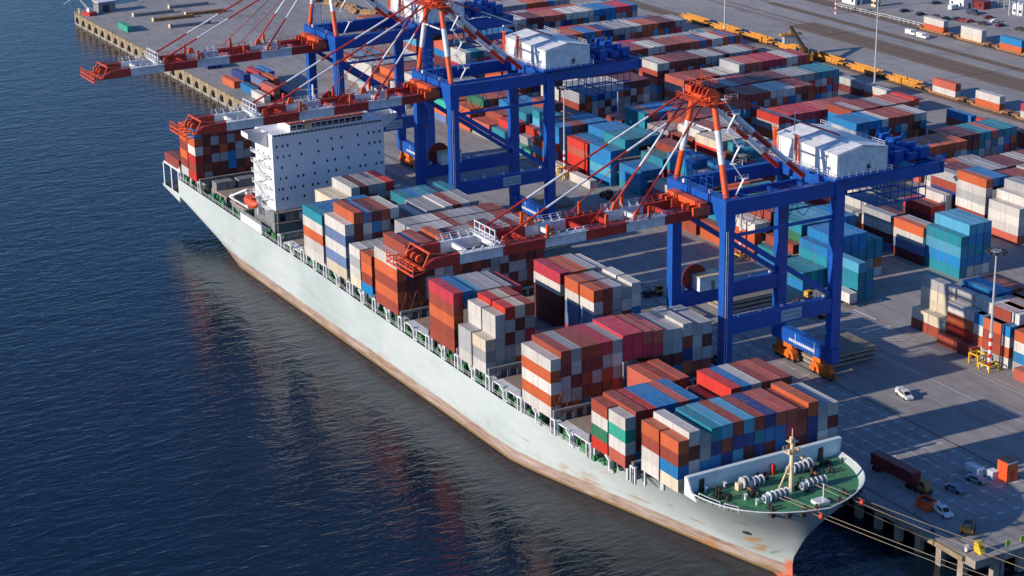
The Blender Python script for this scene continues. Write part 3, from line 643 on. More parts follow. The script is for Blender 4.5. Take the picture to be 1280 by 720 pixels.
# ------------------------------------------------------------------ the ship
CY = 215.0; HB = 20.4
ship = empty('container_ship', (-415, CY, -5.5)); tag(ship, 'long pale green-white container ship with green foredeck moored along the quay', 'ship')
def lp(b):                                         # world -> ship local
    b.v = [(x + 415, y - CY, z + 5.5) for x, y, z in b.v]; return b
def sp(b, name, m_, parent=None, **k): return lp(b).build(name, m_, parent or ship, **k)
def zdeck(x):
    pts = [(-568, 4.6), (-553.6, 4.6), (-553.4, 9.2), (-455, 8.9), (-400, 7.8), (-320, 7.2), (-306, 7.6), (-297, 9.3), (-289, 11.6), (-285.4, 12.6), (-284, 13.4), (-264, 13.7)]
    for (a, za), (b, zb) in zip(pts[:-1], pts[1:]):
        if x <= b: return za + (zb - za) * max(0, (x - a)) / (b - a)
    return 13.7
def cyf(x): return CY - 1.75 * max(0, min(1, (x + 342) / 56))
def stem(z):
    pts = [(-12, -276), (-6, -275), (-1.4, -275.2), (5.2, -271.3), (11.2, -266.3), (13.8, -264.4)]
    for (a, xa), (b, xb) in zip(pts[:-1], pts[1:]):
        if z <= b: return xa + (xb - xa) * (z - a) / (b - a)
    return -264.4
def bowpt(t, z):
    """fore body: t 0..1 from x=-352 to the stem at this height; returns x, half breadth"""
    xs = stem(z); x = -352 + (xs + 352) * t
    deck = max(0, 1 - t ** 14) ** .8
    wl = max(0, 1 - t ** 1.18) ** .98
    q = max(0, min(1, (z + 6.5) / 19.5)); q = q ** 1.75
    f = wl + (deck - wl) * q
    return x, (HB - 2.1 * max(0, min(1, (x + 342) / 56))) * f
def hull():
    V = []; F = []; nz = 15
    st = []
    for x in [-568, -566.5, -562, -557, -553.6, -553.4, -546, -538, -530, -520, -508, -495, -480, -460, -440, -420, -400, -380, -365]:
        zt = zdeck(x); zk = -9.0 if x > -516 else -9.0 + (x + 516) / (-568 + 516) * 12.4
        row = []
        for i in range(nz):
            s_ = i / (nz - 1); z = zk + (zt - zk) * s_
            f = 1.0 if x > -516 else min(1, (s_ * 2.6 + .02)) ** (.10 + .5 * (x + 516) / (-52))
            row.append((x, HB * f, z))
        st.append(row)
    for t in [0, .06, .12, .2, .28, .36, .44, .52, .6, .66, .72, .77, .81, .85, .88, .905, .93, .95, .965, .98, .99, .996, 1.0]:
        row = []
        xt = -352 + (stem(13.7) + 352) * t; zt = zdeck(xt)
        for i in range(nz):
            z = -9.0 + (zt + 9.0) * i / (nz - 1); x, h = bowpt(t, z); row.append((x, h, z))
        st.append(row)
    b = MB()
    for sg in (-1, 1):
        base = len(b.v)
        for row in st:
            for (x, h, z) in row: b.v.append((x, cyf(x) + sg * h, z))
        for i in range(len(st) - 1):
            for j in range(nz - 1):
                q = (base + i * nz + j, base + (i + 1) * nz + j, base + (i + 1) * nz + j + 1, base + i * nz + j + 1)
                b.f.append(q if sg < 0 else q[::-1]); b.m.append(0)
    n0 = len(st) * nz
    for j in range(nz - 1): b.f.append((j, j + 1, n0 + j + 1, n0 + j)); b.m.append(0)     # transom
    mt, n, p, L = nodes_of('hull_paint')
    tc = n.nodes.new('ShaderNodeTexCoord'); sx = n.nodes.new('ShaderNodeSeparateXYZ'); L(tc.outputs['Object'], sx.inputs[0])
    big = noise_node(n, .035, 4, .5); rb = ramp(n, big.outputs[0], .4, .6, (.41, .485, .485, 1), (.50, .57, .565, 1))
    plates = noise_node(n, .5, 3, .5, stretch=(.25, 1, 1)); rp_ = ramp(n, plates.outputs[0], .3, .7, (.94, .94, .94, 1), (1.03, 1.03, 1.03, 1))
    base = mixc(n, 1, rb.outputs[0], rp_.outputs[0], 'MULTIPLY')
    def ma(op, x, y, cl=False):
        q = n.nodes.new('ShaderNodeMath'); q.operation = op; q.use_clamp = cl
        for i, v in enumerate((x, y)):
            if hasattr(v, 'links'): L(v, q.inputs[i])
            else: q.inputs[i].default_value = v
        return q.outputs[0]
    # faded pink boot-topping band above the water, wavy worn edge
    wob = noise_node(n, .22, 5, .7); z = ma('ADD', sx.outputs[2], ma('MULTIPLY', ma('SUBTRACT', wob.outputs[0], .5), .9))
    boot = ma('SUBTRACT', 1, ma('MULTIPLY', ma('SUBTRACT', z, 2.7), 2.0, True), True)
    st1 = noise_node(n, .5, 6, .75, stretch=(.15, .5, 1.6)); rs1 = ramp(n, st1.outputs[0], .38, .62, (.24, .145, .10, 1), (.45, .37, .32, 1))
    base = mixc(n, boot, base, rs1.outputs[0])
    scum = ma('SUBTRACT', 1, ma('MULTIPLY', ma('SUBTRACT', z, .35), 2.6, True), True)
    base = mixc(n, scum, base, (.20, .13, .05))
    # dull green and rust smears in a belt over the boot top
    belt = ma('MULTIPLY', ma('SUBTRACT', 1, ma('MULTIPLY', ma('ABSOLUTE', ma('SUBTRACT', z, 4.0), 0), .9, True), True), 1)
    gr = noise_node(n, .09, 5, .7, stretch=(.5, 1, 2.5)); rg = ramp(n, gr.outputs[0], .5, .62)
    base = mixc(n, ma('MULTIPLY', ma('MULTIPLY', belt, rg.outputs[0]), .55), base, (.34, .42, .33))
    ru = noise_node(n, .16, 6, .72, stretch=(.45, 1, 1.2)); rr2 = ramp(n, ru.outputs[0], .57, .72)
    low = ma('SUBTRACT', 1, ma('MULTIPLY', ma('SUBTRACT', z, 5.8), .35, True), True)
    fore = ma('ADD', .42, ma('MULTIPLY', ma('SUBTRACT', sx.outputs[0], 40), .012, True))
    base = mixc(n, ma('MULTIPLY', ma('MULTIPLY', rr2.outputs[0], low), fore, True), base, (.42, .16, .035))
    # vertical rust tears
    tr = noise_node(n, 1.1, 4, .8, stretch=(1, 1, .08)); rt = ramp(n, tr.outputs[0], .62, .72)
    base = mixc(n, ma('MULTIPLY', ma('MULTIPLY', rt.outputs[0], low), .45), base, (.36, .16, .06))
    fn = noise_node(n, .55, 7, .78, stretch=(.5, 1, 1.3))
    for (cx_, cz_, th, a_, b_, colr) in ((-279.2, 7.0, 0, 3.6, .45, (.10, .05, .03)), (-279.6, 6.75, 0, 2.0, .3, (.45, .13, .04)), (-281.2, 1.6, -.42, 4.2, .95, (.52, .24, .05)), (-326.6, -1.9, .0, 4.4, .7, (.42, .16, .05)),
                                         (-312.0, -1.0, 0, 4.2, .5, (.42, .19, .07)), (-296.5, -.1, 0, 3.2, .45, (.36, .20, .10)), (-277.9, -.4, -.5, 2.4, .5, (.16, .25, .20)), (-302.4, 1.3, 0, 1.2, .3, (.3, .15, .08)), (-347, 1.2, .1, 5.0, .3, (.40, .26, .14))):
        dx = ma('SUBTRACT', sx.outputs[0], cx_ + 415); dz = ma('SUBTRACT', sx.outputs[2], cz_ + 5.5); c_, s_ = math.cos(th), math.sin(th)
        u1 = ma('DIVIDE', ma('ADD', ma('MULTIPLY', dx, c_), ma('MULTIPLY', dz, -s_)), a_); v1 = ma('DIVIDE', ma('ADD', ma('MULTIPLY', dx, s_), ma('MULTIPLY', dz, c_)), b_)
        dd_ = ma('ADD', ma('POWER', u1, 2), ma('POWER', v1, 2))
        mk = ma('SUBTRACT', 1.75, ma('ADD', ma('MULTIPLY', dd_, .8), ma('MULTIPLY', fn.outputs[0], 2.4)), True)
        base = mixc(n, ma('MULTIPLY', mk, 1.1, True), base, colr)
    # bulb end: red antifouling
    bx = ma('MULTIPLY', ma('SUBTRACT', ma('ADD', sx.outputs[0], ma('MULTIPLY', ru.outputs[0], 3.0)), 139.6), .8, True); bz = ma('SUBTRACT', 1, ma('MULTIPLY', ma('SUBTRACT', z, 3.2), .9, True), True)
    base = mixc(n, ma('MULTIPLY', bx, bz), base, (.55, .15, .09))
    L(base, p.inputs['Base Color']); p.inputs['Roughness'].default_value = .42
    o = sp(b, 'hull', mt, smooth=True)
    # bulbous bow just breaking the surface
    b = MB().tube([(-282, 213.2, -8.0), (-276, 213.2, -7.3), (-272, 213.2, -6.9), (-269.6, 213.2, -7.1), (-268.8, 213.2, -7.4)], [2.6, 2.5, 2.2, 1.4, .3], 14)
    sp(b, 'bulbous_bow', mat('antifouling_red', (.55, .13, .08), .5, dirt=(.5, .35, .2), dscale=.6), smooth=True)
    # three deep rust scars near the bow
hull()
def bowrub():
    b = MB()
    for z0, a, bb in ((13.72, 0, 1),):
        pts = []
        for sg in (-1, 1):
            ts = np.linspace(.78, 1.0, 16)
            line = [(bowpt(t, 13.7)[0], cyf(bowpt(t, 13.7)[0]) + sg * bowpt(t, 13.7)[1], max(zdeck(bowpt(t, 13.7)[0]), 12.6) + .05) for t in ts]
            pts.append(line)
        for l in pts:
            for p_, q_ in zip(l[:-1], l[1:]): b.beam(p_, q_, .2, .14)
    sp(b, 'bulwark_cap', M_white)
bowrub()
def decks():
    # main deck following the sheer
    xs = [-568, -553.7]; b = MB()
    def strip(xs, z, m_, name, inset=.25):
        b = MB()
        for a, c in zip(xs[:-1], xs[1:]):
            def hbx(x):
                if x < -352: return HB - inset
                lo, hi = 0, 1
                for _ in range(30):
                    t = (lo + hi) / 2; zq = min(zdeck(x), 12.5)
                    if bowpt(t, zq)[0] < x: lo = t
                    else: hi = t
                return max(.02, bowpt(lo, min(zdeck(x), 12.5))[1] - inset)
            ha, hc = hbx(a), hbx(c); za = z(a); zc = z(c)
            b.quad([(a, cyf(a) - ha, za), (c, cyf(c) - hc, zc), (c, cyf(c) + hc, zc), (a, cyf(a) + ha, za)])
        return sp(b, name, m_)
    strip([-568, -560, -553.6], lambda x: zdeck(x) - .35, M_deckb, 'stern_deck')
    strip([-553.3, -520, -488, -455, -430, -400, -370, -345, -320, -308, -300, -294, -289, -285.6], lambda x: zdeck(x) - .4, M_deckb, 'main_deck')
    strip([-285.6, -284, -282, -280, -278, -276, -274, -272, -270, -268.5, -267, -266, -265.2, -264.7], lambda x: 12.55, M_deckg, 'foredeck', .05)
decks()
BAYS = [('b', -551.6, -538.5, 11.7), ('x', -535, -523, 10.6), ('y', -520.5, -508.5, 10.6), ('w', -476.2, -463.6, 10.5), ('d', -461.4, -448.8, 11.2), ('e', -447.5, -434.9, 11.4), ('f', -433.2, -420.1, 11.4), ('g', -418.7, -406.1, 10.9),
        ('q', -404.3, -391.6, 10.2), ('h', -390.0, -377.4, 10.8), ('j', -375.7, -362.6, 10.4), ('r', -361.0, -348.4, 9.9), ('m', -347.0, -334.4, 10.1), ('mb', -333.2, -320.6, 9.9), ('n', -318.7, -305.6, 9.9), ('p', -300.2, -287.2, 11.9)]
def hatches():
    for nm, x0, x1, zt in BAYS:
        zd = zdeck((x0 + x1) / 2)
        wl = 17.2 if nm != 'p' else 15.0
        h = sp(MB().box(x0 + .2, x1 - .2, CY - wl, CY + wl, zd - .5, zt - .55), 'hatch_coaming', M_grey)
        for i in range(4):                       # four hatch covers side by side
            a = CY - wl + i * wl / 2
            sp(MB().box(x0 + .1, x1 - .1, a + .06, a + wl / 2 - .06, zt - .54, zt - .03), 'hatch_cover', M_beige if nm in ('mb', 'r', 'q', 'x', 'y', 'w') else M_grey)
        # pillars carrying the outboard stacks
        for sg in (-1, 1):
            yo = cyf(x0) + sg * (19.75 - (.35 + 2.1 * max(0, min(1, (x0 + 342) / 56))))
            b = MB()
            for xx in (x0 + .35, (x0 + x1) / 2 - .3, (x0 + x1) / 2 + .3, x1 - .35):
                b.box(xx - .2, xx + .2, yo - .25, yo + .25, zdeck(xx) - .3, zt - .03)
            b.box(x0 + .1, x1 - .1, min(yo, yo - sg * 2.6), max(yo, yo - sg * 2.6), zt - .32, zt - .04)
            if nm not in ('x', 'y'): sp(b, 'stack_pillar', M_white)
    # lashing bridges: rows of open portals across the ship between the bays
    xs = [-553.0, -536.7, -477.5, -462.4, -448.15, -434.05, -419.4, -405.2, -390.8, -376.55, -361.8, -347.7, -333.7, -319.65, -303.2]
    for x in xs:
        z0 = zdeck(x) - .4; z1 = 13.2 if x in (-553., -536.7) else 12.4
        if x < -470: pass
        lb = MB(); lb.box(x - .35, x + .35, CY - 20, CY + 20, z1 - .5, z1)
        lb.box(x - .3, x + .3, CY - 20, CY + 20, z0 + 2.0, z0 + 2.25)
        for i in range(17):
            yy = CY - 20 + .3 + i * 2.46; lb.box(x - .28, x + .28, yy - .3, yy + .3, z0, z1 - .5)
        br = sp(lb, 'lashing_bridge', M_beige if x < -530 else M_grey)
        # white n-shaped frames at the ship's side
        for sg in (-1, 1):
            yo = cyf(x) + sg * (20.05 - (2.1 * max(0, min(1, (x + 342) / 56)))); zz = zdeck(x) + .1
            f = MB()
            for dx in (-.8, .8): f.box(x + dx - .16, x + dx + .16, yo - .22, yo + .22, zz - .3, zz + 2.9)
            f.box(x - .96, x + .96, yo - .24, yo + .24, zz + 2.9, zz + 3.2)
            sp(f, 'side_frame', M_white)
    mid = [(a + b_) / 2 for a, b_ in zip(xs[2:-1], xs[3:])]
    for x in mid:
        f = MB(); yo = CY - 20.0; zz = zdeck(x) - .2
        f.box(x - .2, x + .2, yo - .3, yo + .3, zz, zz + 2.3); f.beam((x - 1.6, yo, zz + 3.1), (x, yo, zz + 2.1), .5, .35); f.beam((x, yo, zz + .5), (x + 1.4, yo, zz + .1), .4, .3)
        sp(f, 'side_bracket', M_white)
    # side passage clutter: vents, fire boxes, pipes (too small to tell apart)
    b = MB(); r = random.Random(3)
    for i in range(230):
        x = r.uniform(-550, -306); z = zdeck(x) - .4; y = CY - r.uniform(17.6, 19.6); s_ = r.uniform(.25, .8)
        b.box(x - s_, x + s_, y - .3, y + .3, z, z + r.uniform(.5, 2.0))
    tag(sp(b, 'deck_fittings', M_deckg), kind='stuff')
    # railing along both deck edges
    b = MB()
    for sg in (-1, 1):
        pts = [(x, CY + sg * 20.2, zdeck(x)) for x in (-553, -500, -455, -400, -360, -320)]
        b.rail(pts, 1.05, 2.6, .06)
    tag(sp(b, 'deck_railing', M_white), kind='stuff')
    # crossed lashing rods on exposed forward faces
    for (x, rows, z0, zt) in ((-334.3, range(0, 8), 10.2, 15.6), (-406.0, range(0, 7), 11, 16.6)):
        b = MB()
        for i in rows:
            ya = SY0 + i * PITCH + .15; yb = ya + 2.2; b.beam((x, ya, z0), (x, yb, zt), .07); b.beam((x, yb, z0), (x, ya, zt), .07)
        tag(sp(b, 'lashing_rods', M_wrust), kind='stuff')
hatches()
def stern_gear():
    b = MB().box(-566.5, -552.6, CY - 20.2, CY + 20.2, 11.4, 11.95); sp(b, 'stern_platform', M_white)
    for x in (-566.6, -560, -553.9):
        for sg in (-1, 1):
            sp(MB().box(x - .35, x + .35, CY + sg * 20.0 - .3, CY + sg * 20.0 + .3, 4.2, 11.4), 'platform_pillar', M_white)
    for y in (-12, -4, 4, 12): sp(MB().tube([(-561, CY + y - 1.6, 5.4), (-561, CY + y + 1.6, 5.4)], 1.0, 10), 'stern_winch', M_grey)
stern_gear()
def tower():
    x0, x1, y0, y1, z0, z1 = -500.0, -487.7, 198.4, 231.6, 8.4, 36.0
    b = MB().box(x0, x1, y0, y1, 15.6, z1)
    body = sp(b, 'deckhouse', M_swh)
    db = sp(MB().box(x0 - 1.5, x1 + .6, y0 - .8, y1 + .8, z0, 15.6), 'deckhouse_base', M_grey)
    for i in range(12):
        a = y0 + i * 2.8; lp(MB().box(x1 + .61, x1 + .95, a, a + .35, z0, 15.4)).build('base_frame', M_grey, db)
        lp(MB().box(x1 + .61, x1 + .75, a + .8, a + 2.3, 12.6, 14.6)).build('base_panel', (M_win, M_beige, M_white)[i % 3], db)
    for z_ in (12.2, 15.2): lp(MB().box(x1 + .61, x1 + 1.6, y0 - .5, y1 + .5, z_, z_ + .2)).build('base_walkway', M_beige, db)
    # portholes on the forward face (positions read off the ship)
    rows = []
    for zc, xs in ((33.4, (278, 323, 365, 462, 600, 712, 788, 922, 1010, 1055, 1100)), (30.45, (282, 328, 375, 468, 604, 717, 792, 926, 1014, 1058, 1102)),
                   (27.4, (311, 428, 563, 672, 734, 840, 975, 1090)), (24.4, (295, 340, 432, 477, 568, 677, 738, 844, 934, 978, 1065, 1110)), (21.4, (280, 310, 375, 405, 470, 545, 590, 660)), (18.6, (305, 340, 475))):
        for X in xs:
            yy = y0 + (X - 245) / 890 * (y1 - y0); rows.append((yy, zc))
    wm = MB().box(0, .06, -.24, .24, -.36, .36).mesh('window', M_win); fix(wm)
    rim = MB().box(-.01, .045, -.3, .3, -.43, .43).mesh('window_frame', M_swh); fix(rim)
    for yy, zc in rows:
        o = bpy.data.objects.new('window', wm); COL.objects.link(o); o.parent = body; o.location = (x1 + .003 + 415, yy - CY, zc + 5.5)
    for zc in (33.4, 30.45, 27.4, 24.4, 21.4):
        for xx in (-497.5, -494, -490.5):
            o = bpy.data.objects.new('window', wm); COL.objects.link(o); o.parent = body; o.location = (xx + 415, y0 - CY - .003, zc + 5.5); o.rotation_euler = (0, 0, rad(-90))
    # navigation deck: low band of windows over the full width, wheelhouse above
    nb = MB().box(x0 + .2, x1 - .1, y0 + .1, y1 - .1, z1 + .003, z1 + .75); nav = sp(nb, 'bridge_deck', M_swh)
    gw = mat('green_tinted_glass', (.03, .10, .06), .15)
    n = 30
    for i in range(n):
        a = y0 + .5 + (y1 - y0 - 1) * i / n; wj = (y1 - y0 - 1) / n
        o = lp(MB().box(x1 - .1, x1 - .04, a + .12, a + wj - .12, z1 + .12, z1 + .6)).build('window', gw, nav)
    wa, wb = y0 + 5.6, y1 - 5.8
    wh = sp(MB().box(x0 + 3.0, x1 - .55, wa, wb, z1 + .75, z1 + 2.75), 'wheelhouse', M_swh)
    n = 12
    for i in range(n):
        a = wa + .2 + i * (wb - wa - .4) / n; wj = (wb - wa - .4) / n
        lp(MB().box(x1 - .56, x1 - .48, a + .13, a + wj - .13, z1 + 1.2, z1 + 2.35)).build('bridge_window', M_win, wh)
    sp(MB().box(x0 + 2.7, x1 - .2, wa - .4, wb + .4, z1 + 2.75, z1 + 3.1), 'wheelhouse_roof', mat('roof_red_oxide', (.42, .10, .06), .7, dirt=(.3, .12, .08), dscale=.5))
    for k_ in range(9): sp(MB().cbox((x1 - 3 - (k_ % 3), wb - 1.2 - k_ * 1.25, z1 + 3.5), (.6, .7, .8)), 'roof_locker', M_white)
    sp(MB().box(x1 - 1.2, x1 - .3, wa + 4.2, wa + 6.4, z1 + .8, z1 + 3.4), 'wheelhouse_bay', M_cream)
    for sg, a, c in ((-1, y0 - 5.6, y0 + .2), (1, y1 - .2, y1 + 5.6)):
        bb = MB(); tipy, inn = (a, c) if sg < 0 else (c, a)
        bb.prism([(tipy, z1 - .2), (inn, z1 - 3.6), (inn, z1 + .1), (tipy, z1 + .1)], 'x', -495.2, -490.6)
        bb.box(-495.3, -495.1, min(a, c), max(a, c), z1 + .1, z1 + 1.2); bb.box(-490.7, -490.5, min(a, c), max(a, c), z1 + .1, z1 + 1.2)
        bb.box(-495.3, -490.5, tipy - .1, tipy + .1, z1 + .1, z1 + 1.3)
        wg = sp(bb, 'bridge_wing', M_white)
    # funnel, radar mast, antennas behind the wheelhouse
    fb = MB().prism([(-505, 208), (-500.2, 208), (-500.2, 222), (-505, 222)], 'z', 12, 39); sp(fb, 'funnel', mat('funnel_blue', (.02, .06, .2), .5))
    mm = MB().tube([(-496, 214.6, z1 + 4.6), (-496, 214.6, z1 + 11)], [.5, .25], 8).beam((-496, 212, z1 + 8), (-496, 217.4, z1 + 8), .25).beam((-496, 213, z1 + 9.6), (-496, 216.4, z1 + 9.6), .18)
    sp(mm, 'radar_mast', M_white)
    for y in (206, 224): sp(MB().tube([(-494, y, z1 + 4.6), (-494, y, z1 + 5.6), (-494, y, z1 + 6.2)], [.35, .75, .3], 10), 'satellite_dome', M_white, smooth=True)
    rb = MB().rail([(x1 - .4, wa, z1 + 3.1), (x1 - .4, wb, z1 + 3.1)], 1.0, 1.6, .07); rb.rail([(x1 - .15, y0 + .2, z1 + .75), (x1 - .15, y1 - .2, z1 + .75)], 1.0, 1.6, .06)
    tag(sp(rb, 'bridge_railing', M_white), kind='stuff')
    # outside galleries and stairs on the water side
    for z in (15.7, 18.6, 21.5, 24.4, 27.3, 30.2):
        sp(MB().box(-499.6, -489.2, y0 - 1.7, y0 - .02, z - .12, z).rail([(-499.5, y0 - 1.65, z), (-489.3, y0 - 1.65, z)], 1, 2, .08), 'gallery', M_white)
    for i, z in enumerate((15.7, 18.6, 21.5, 24.4, 27.3)):
        a, c = ((-498, -491), (-491, -498))[i % 2]; sp(MB().beam((a, y0 - 1.1, z), (c, y0 - 1.1, z + 2.9), .8, .15), 'stairway', M_white)
    # stepped side housing towards the stern (white, sunlit)
    sp(MB().box(-503.5, -500.02, y0 + .6, y1 - .6, 12, 27), 'engine_casing', M_white)
    sp(MB().box(-507, -503.52, y0 + 2.2, y1 - 2.2, 12, 21.5), 'casing_step', M_white)
    # provision crane arm
    sp(MB().beam((-506, 197.4, 12), (-506, 197.4, 17.5), .6).beam((-506, 197.4, 17.3), (-517.5, 196.8, 12.6), .45).beam((-506, 197.4, 12.2), (-517.5, 196.8, 12.4), .35), 'store_crane', M_white)
    # grey stores between the bays behind the tower
    for (a, c) in ((-534.5, -523.5), (-520, -509)):
        for i in range(5):
            yy = CY - 17 + i * 7; sp(MB().box(a, a + 3.6, yy, yy + 5.4, 10.6, 12.9), 'store_locker', M_grey)
tower()
def lifeboat():
    t = empty('lifeboat', (-498.0, 195.6, 15.4)); tag(t, 'red-orange enclosed lifeboat hanging in white davits beside the deckhouse', 'lifeboat')
    b = MB().tube([(-4.2, 0, .9), (-3.4, 0, .6), (-1.5, 0, .5), (1.5, 0, .5), (3.2, 0, .65), (4.2, 0, 1.1)], [.25, 1.0, 1.4, 1.4, 1.0, .2], 12); b.build('hull', mat('lifeboat_orange', (.72, .09, .035), .5), t, smooth=True)
    MB().box(-2.4, 2.0, -.85, .85, 1.4, 2.3).build('canopy', mat('lifeboat_orange', (.72, .09, .035), .5), t)
    MB().box(-1.8, 1.4, -.89, .89, 1.75, 2.05).build('canopy_window', M_win, t)
    MB().box(-4.0, -3.5, .2, 1.6, -2.2, 3.2).box(3.4, 3.9, .2, 1.6, -2.2, 3.2).beam((-3.7, 1, 3.1), (-3.7, -.3, 2.9), .4).beam((3.6, 1, 3.1), (3.6, -.3, 2.9), .4).build('davit', M_white, t)
lifeboat()
sp(MB().box(-505, -490, 194.9, 196.8, 9.8, 10.4).box(-505, -490, 194.8, 195.0, 8.6, 11.4).rail([(-505, 194.8, 11.4), (-490, 194.8, 11.4)], 1, 1.8, .08), 'embarkation_deck', M_white)
def foredeck():
    # breakwater
    b = MB().prism([(-285.6, 12.4), (-285.0, 12.4), (-284.6, 16.2), (-285.6, 16.2)], 'y', 195.6, 231.6); sp(b, 'breakwater', M_bw)
    sp(MB().prism([(-285.55, 12.4), (-281.5, 12.4), (-283.4, 13.9), (-284.6, 16.15), (-285.55, 16.15)], 'y', 195.25, 195.58), 'breakwater_wing', M_white)
    for y in (198.6, 226.6): sp(MB().box(-284.9, -284.5, y - .5, y + .5, 12.6, 15.2), 'breakwater_door', M_dark)
    # mast with ladder legs and lights
    ms = sp(MB().tube([(-276, 212.9, 12.5), (-276, 212.9, 19), (-276, 212.9, 23.6)], [.5, .42, .3], 10), 'foremast', M_cream)
    for dy in (-1.2,): 
        lp(MB().beam((-276.4, 209.9, 12.5), (-276, 212.7, 18.6), .22).beam((-277.3, 210.8, 12.5), (-276.2, 212.8, 18.6), .22).beam((-276.8, 210.6, 14), (-276.3, 211.2, 14), .15)).build('mast_brace', M_cream, ms)
    lp(MB().box(-277, -275, 211.6, 214.2, 20.6, 20.8).box(-276.8, -275.2, 212.0, 213.8, 22.8, 22.95).rail([(-275.05, 211.6, 20.8), (-275.05, 214.2, 20.8)], .9, .8, .08).rail([(-277, 211.6, 20.8), (-277, 214.2, 20.8)], .9, .8, .08)).build('mast_platform', M_cream, ms)
    for p_ in ((-275.4, 211.9, 21.2), (-275.4, 213.9, 21.2), (-276.3, 212.9, 23.3), (-275.5, 212.3, 23.3), (-275.2, 214.8, 19.5)):
        lp(MB().cbox(p_, (.55, .45, .7))).build('mast_light', M_cream, ms)
    lp(MB().beam((-276, 212.9, 19.6), (-275.4, 215.2, 19.6), .15).beam((-276, 212.9, 23.6), (-276, 212.9, 25.4), .14)).build('mast_yard', M_cream, ms)
    wp = mat('winch_paint', (.52, .56, .62), .5, dirt=(.3, .2, .12), dscale=1.2)
    def winch(x, y, n, name='mooring_winch', ang=0):
        P_ = 1.05; h = n * P_ / 2
        w_ = sp(MB().box(x - .8, x + .8, y - h - .3, y + h + .3, 12.56, 12.8), name, M_grey)
        for i in range(n + 1):
            yy = y - h + i * P_
            lp(MB().tube([(x, yy - .09, 13.75), (x, yy + .09, 13.75)], 1.0, 14)).build('winch_flange', wp, w_)
            if i < n: lp(MB().tube([(x, yy + .09, 13.75), (x, yy + P_ - .09, 13.75)], .5 if i % 2 else .68, 10)).build('winch_drum', M_rope if i % 2 else M_grey, w_)
        lp(MB().box(x - .6, x + .6, y - h - 1.1, y - h - .3, 12.8, 14.2)).build('winch_gearbox', wp, w_)
        lp(MB().tube([(x, y - h - 1.5, 13.6), (x, y - h - 1.1, 13.6)], .45, 8)).build('warping_head', M_grey, w_)
        for q in (-.5, .5): lp(MB().beam((x + q, y, 12.8), (x + q * .3, y, 13.7), .2)).build('winch_foot', M_dark, w_)
    winch(-274.2, 208.6, 4); winch(-275.2, 218.0, 4); winch(-281.2, 208.9, 2, 'anchor_windlass'); winch(-282.2, 219.0, 2, 'anchor_windlass')
    for (x, y) in ((-281.6, 206.2), (-282.2, 221.6)):
        for dy in (-.45, .45): sp(MB().tube([(x, y + dy - .12, 13.9), (x, y + dy + .12, 13.9)], 1.15, 14), 'chain_wheel', M_gal)
        sp(MB().tube([(x, y - .33, 13.9), (x, y + .33, 13.9)], .5, 10), 'chain_drum', M_wrust)
        sp(MB().tube([(x + .9, y, 13.2), (x + 4.0, y + (.5 if y < 215 else -.5), 12.75)], .22, 6), 'anchor_chain', M_wrust)
        sp(MB().cbox((x - .1, y + (-1.3 if y < 215 else 1.3), 13.3), (1.1, .8, 1.4)), 'windlass_motor', M_cream)
    b = MB()
    for (x0_, y0_, x1_, y1_) in ((-273.2, 208, -265.6, 210.4), (-273.2, 209.2, -265.5, 211.4), (-274.2, 217.3, -266.3, 218.6), (-274.2, 218.6, -266.9, 220.6)):
        sp(MB().tube([(x0_, y0_, 13.6), (x1_, y1_, 13.3)], .07, 5), 'mooring_line', M_rope)
    for i, (x, y) in enumerate(((-281.5, 199.4), (-279.4, 200.5), (-283.0, 201.2), (-282.2, 226.6), (-279.2, 224.9), (-267.6, 210.1), (-266.9, 212.4), (-267.2, 217.8), (-269.8, 220.8), (-271.6, 205.0))):
        sp(MB().tube([(x - .5, y, 12.55), (x - .5, y, 13.5)], .33, 8).tube([(x + .5, y, 12.55), (x + .5, y, 13.5)], .33, 8).box(x - .95, x + .95, y - .4, y + .4, 12.56, 12.7), 'bollard', M_dark)
    for (x, y) in ((-268.9, 214.6),): sp(MB().box(x - 1.3, x + 1.1, y - 1.4, y + 1.2, 12.56, 13.2).beam((x + .6, y, 13.2), (x + .6, y, 16.8), .18), 'hatch_trunk', M_white)
    for (x, y) in ((-283.8, 203.2), (-284.0, 199.0), (-277.5, 203.5), (-274.6, 204.0)):
        sp(MB().tube([(x, y, 12.5), (x, y, 13.3), (x + .1, y, 13.7)], [.2, .2, .42], 8), 'mushroom_vent', M_white)
    sp(MB().cbox((-284.1, 214.8, 13.6), (.7, .7, 2.0)), 'hydrant_box', M_red)
    r = random.Random(8); b = MB()
    for i in range(60):
        x, y = r.choice([(-281, 200.5), (-282, 226), (-279, 206), (-279, 221), (-277, 215), (-283.3, 212)]); x += r.gauss(0, 1.1); y += r.gauss(0, 1.0)
        s_ = r.uniform(.12, .35); b.box(x - s_, x + s_, y - s_, y + s_, 12.56, 12.7 + r.uniform(.1, .9))
    tag(sp(b, 'foredeck_fittings', M_dark), kind='stuff')
    b = MB()
    for t0, t1 in ((.80, .86), (.87, .90)):
        l = [(bowpt(t, 13.7)[0], cyf(bowpt(t, 13.7)[0]) - bowpt(t, 13.7)[1] + .5, 12.6) for t in np.linspace(t0, t1, 4)]; b.rail(l, 1.3, 1.2, .09)
    tag(sp(b, 'foredeck_railing', M_white), kind='stuff')
    # fairleads, hull marks near the stem
    for t in (.955, .972, .984):
        x, h = bowpt(t, 13.2); sp(MB().cbox((x, cyf(x) - h, 13.0), (1.1, .8, .7)), 'fairlead', M_dark)
    for t in (.965, .985):
        x, h = bowpt(t, 13.2); sp(MB().cbox((x, cyf(x) + h, 13.0), (1.1, .8, .7)), 'fairlead', M_dark)
foredeck()
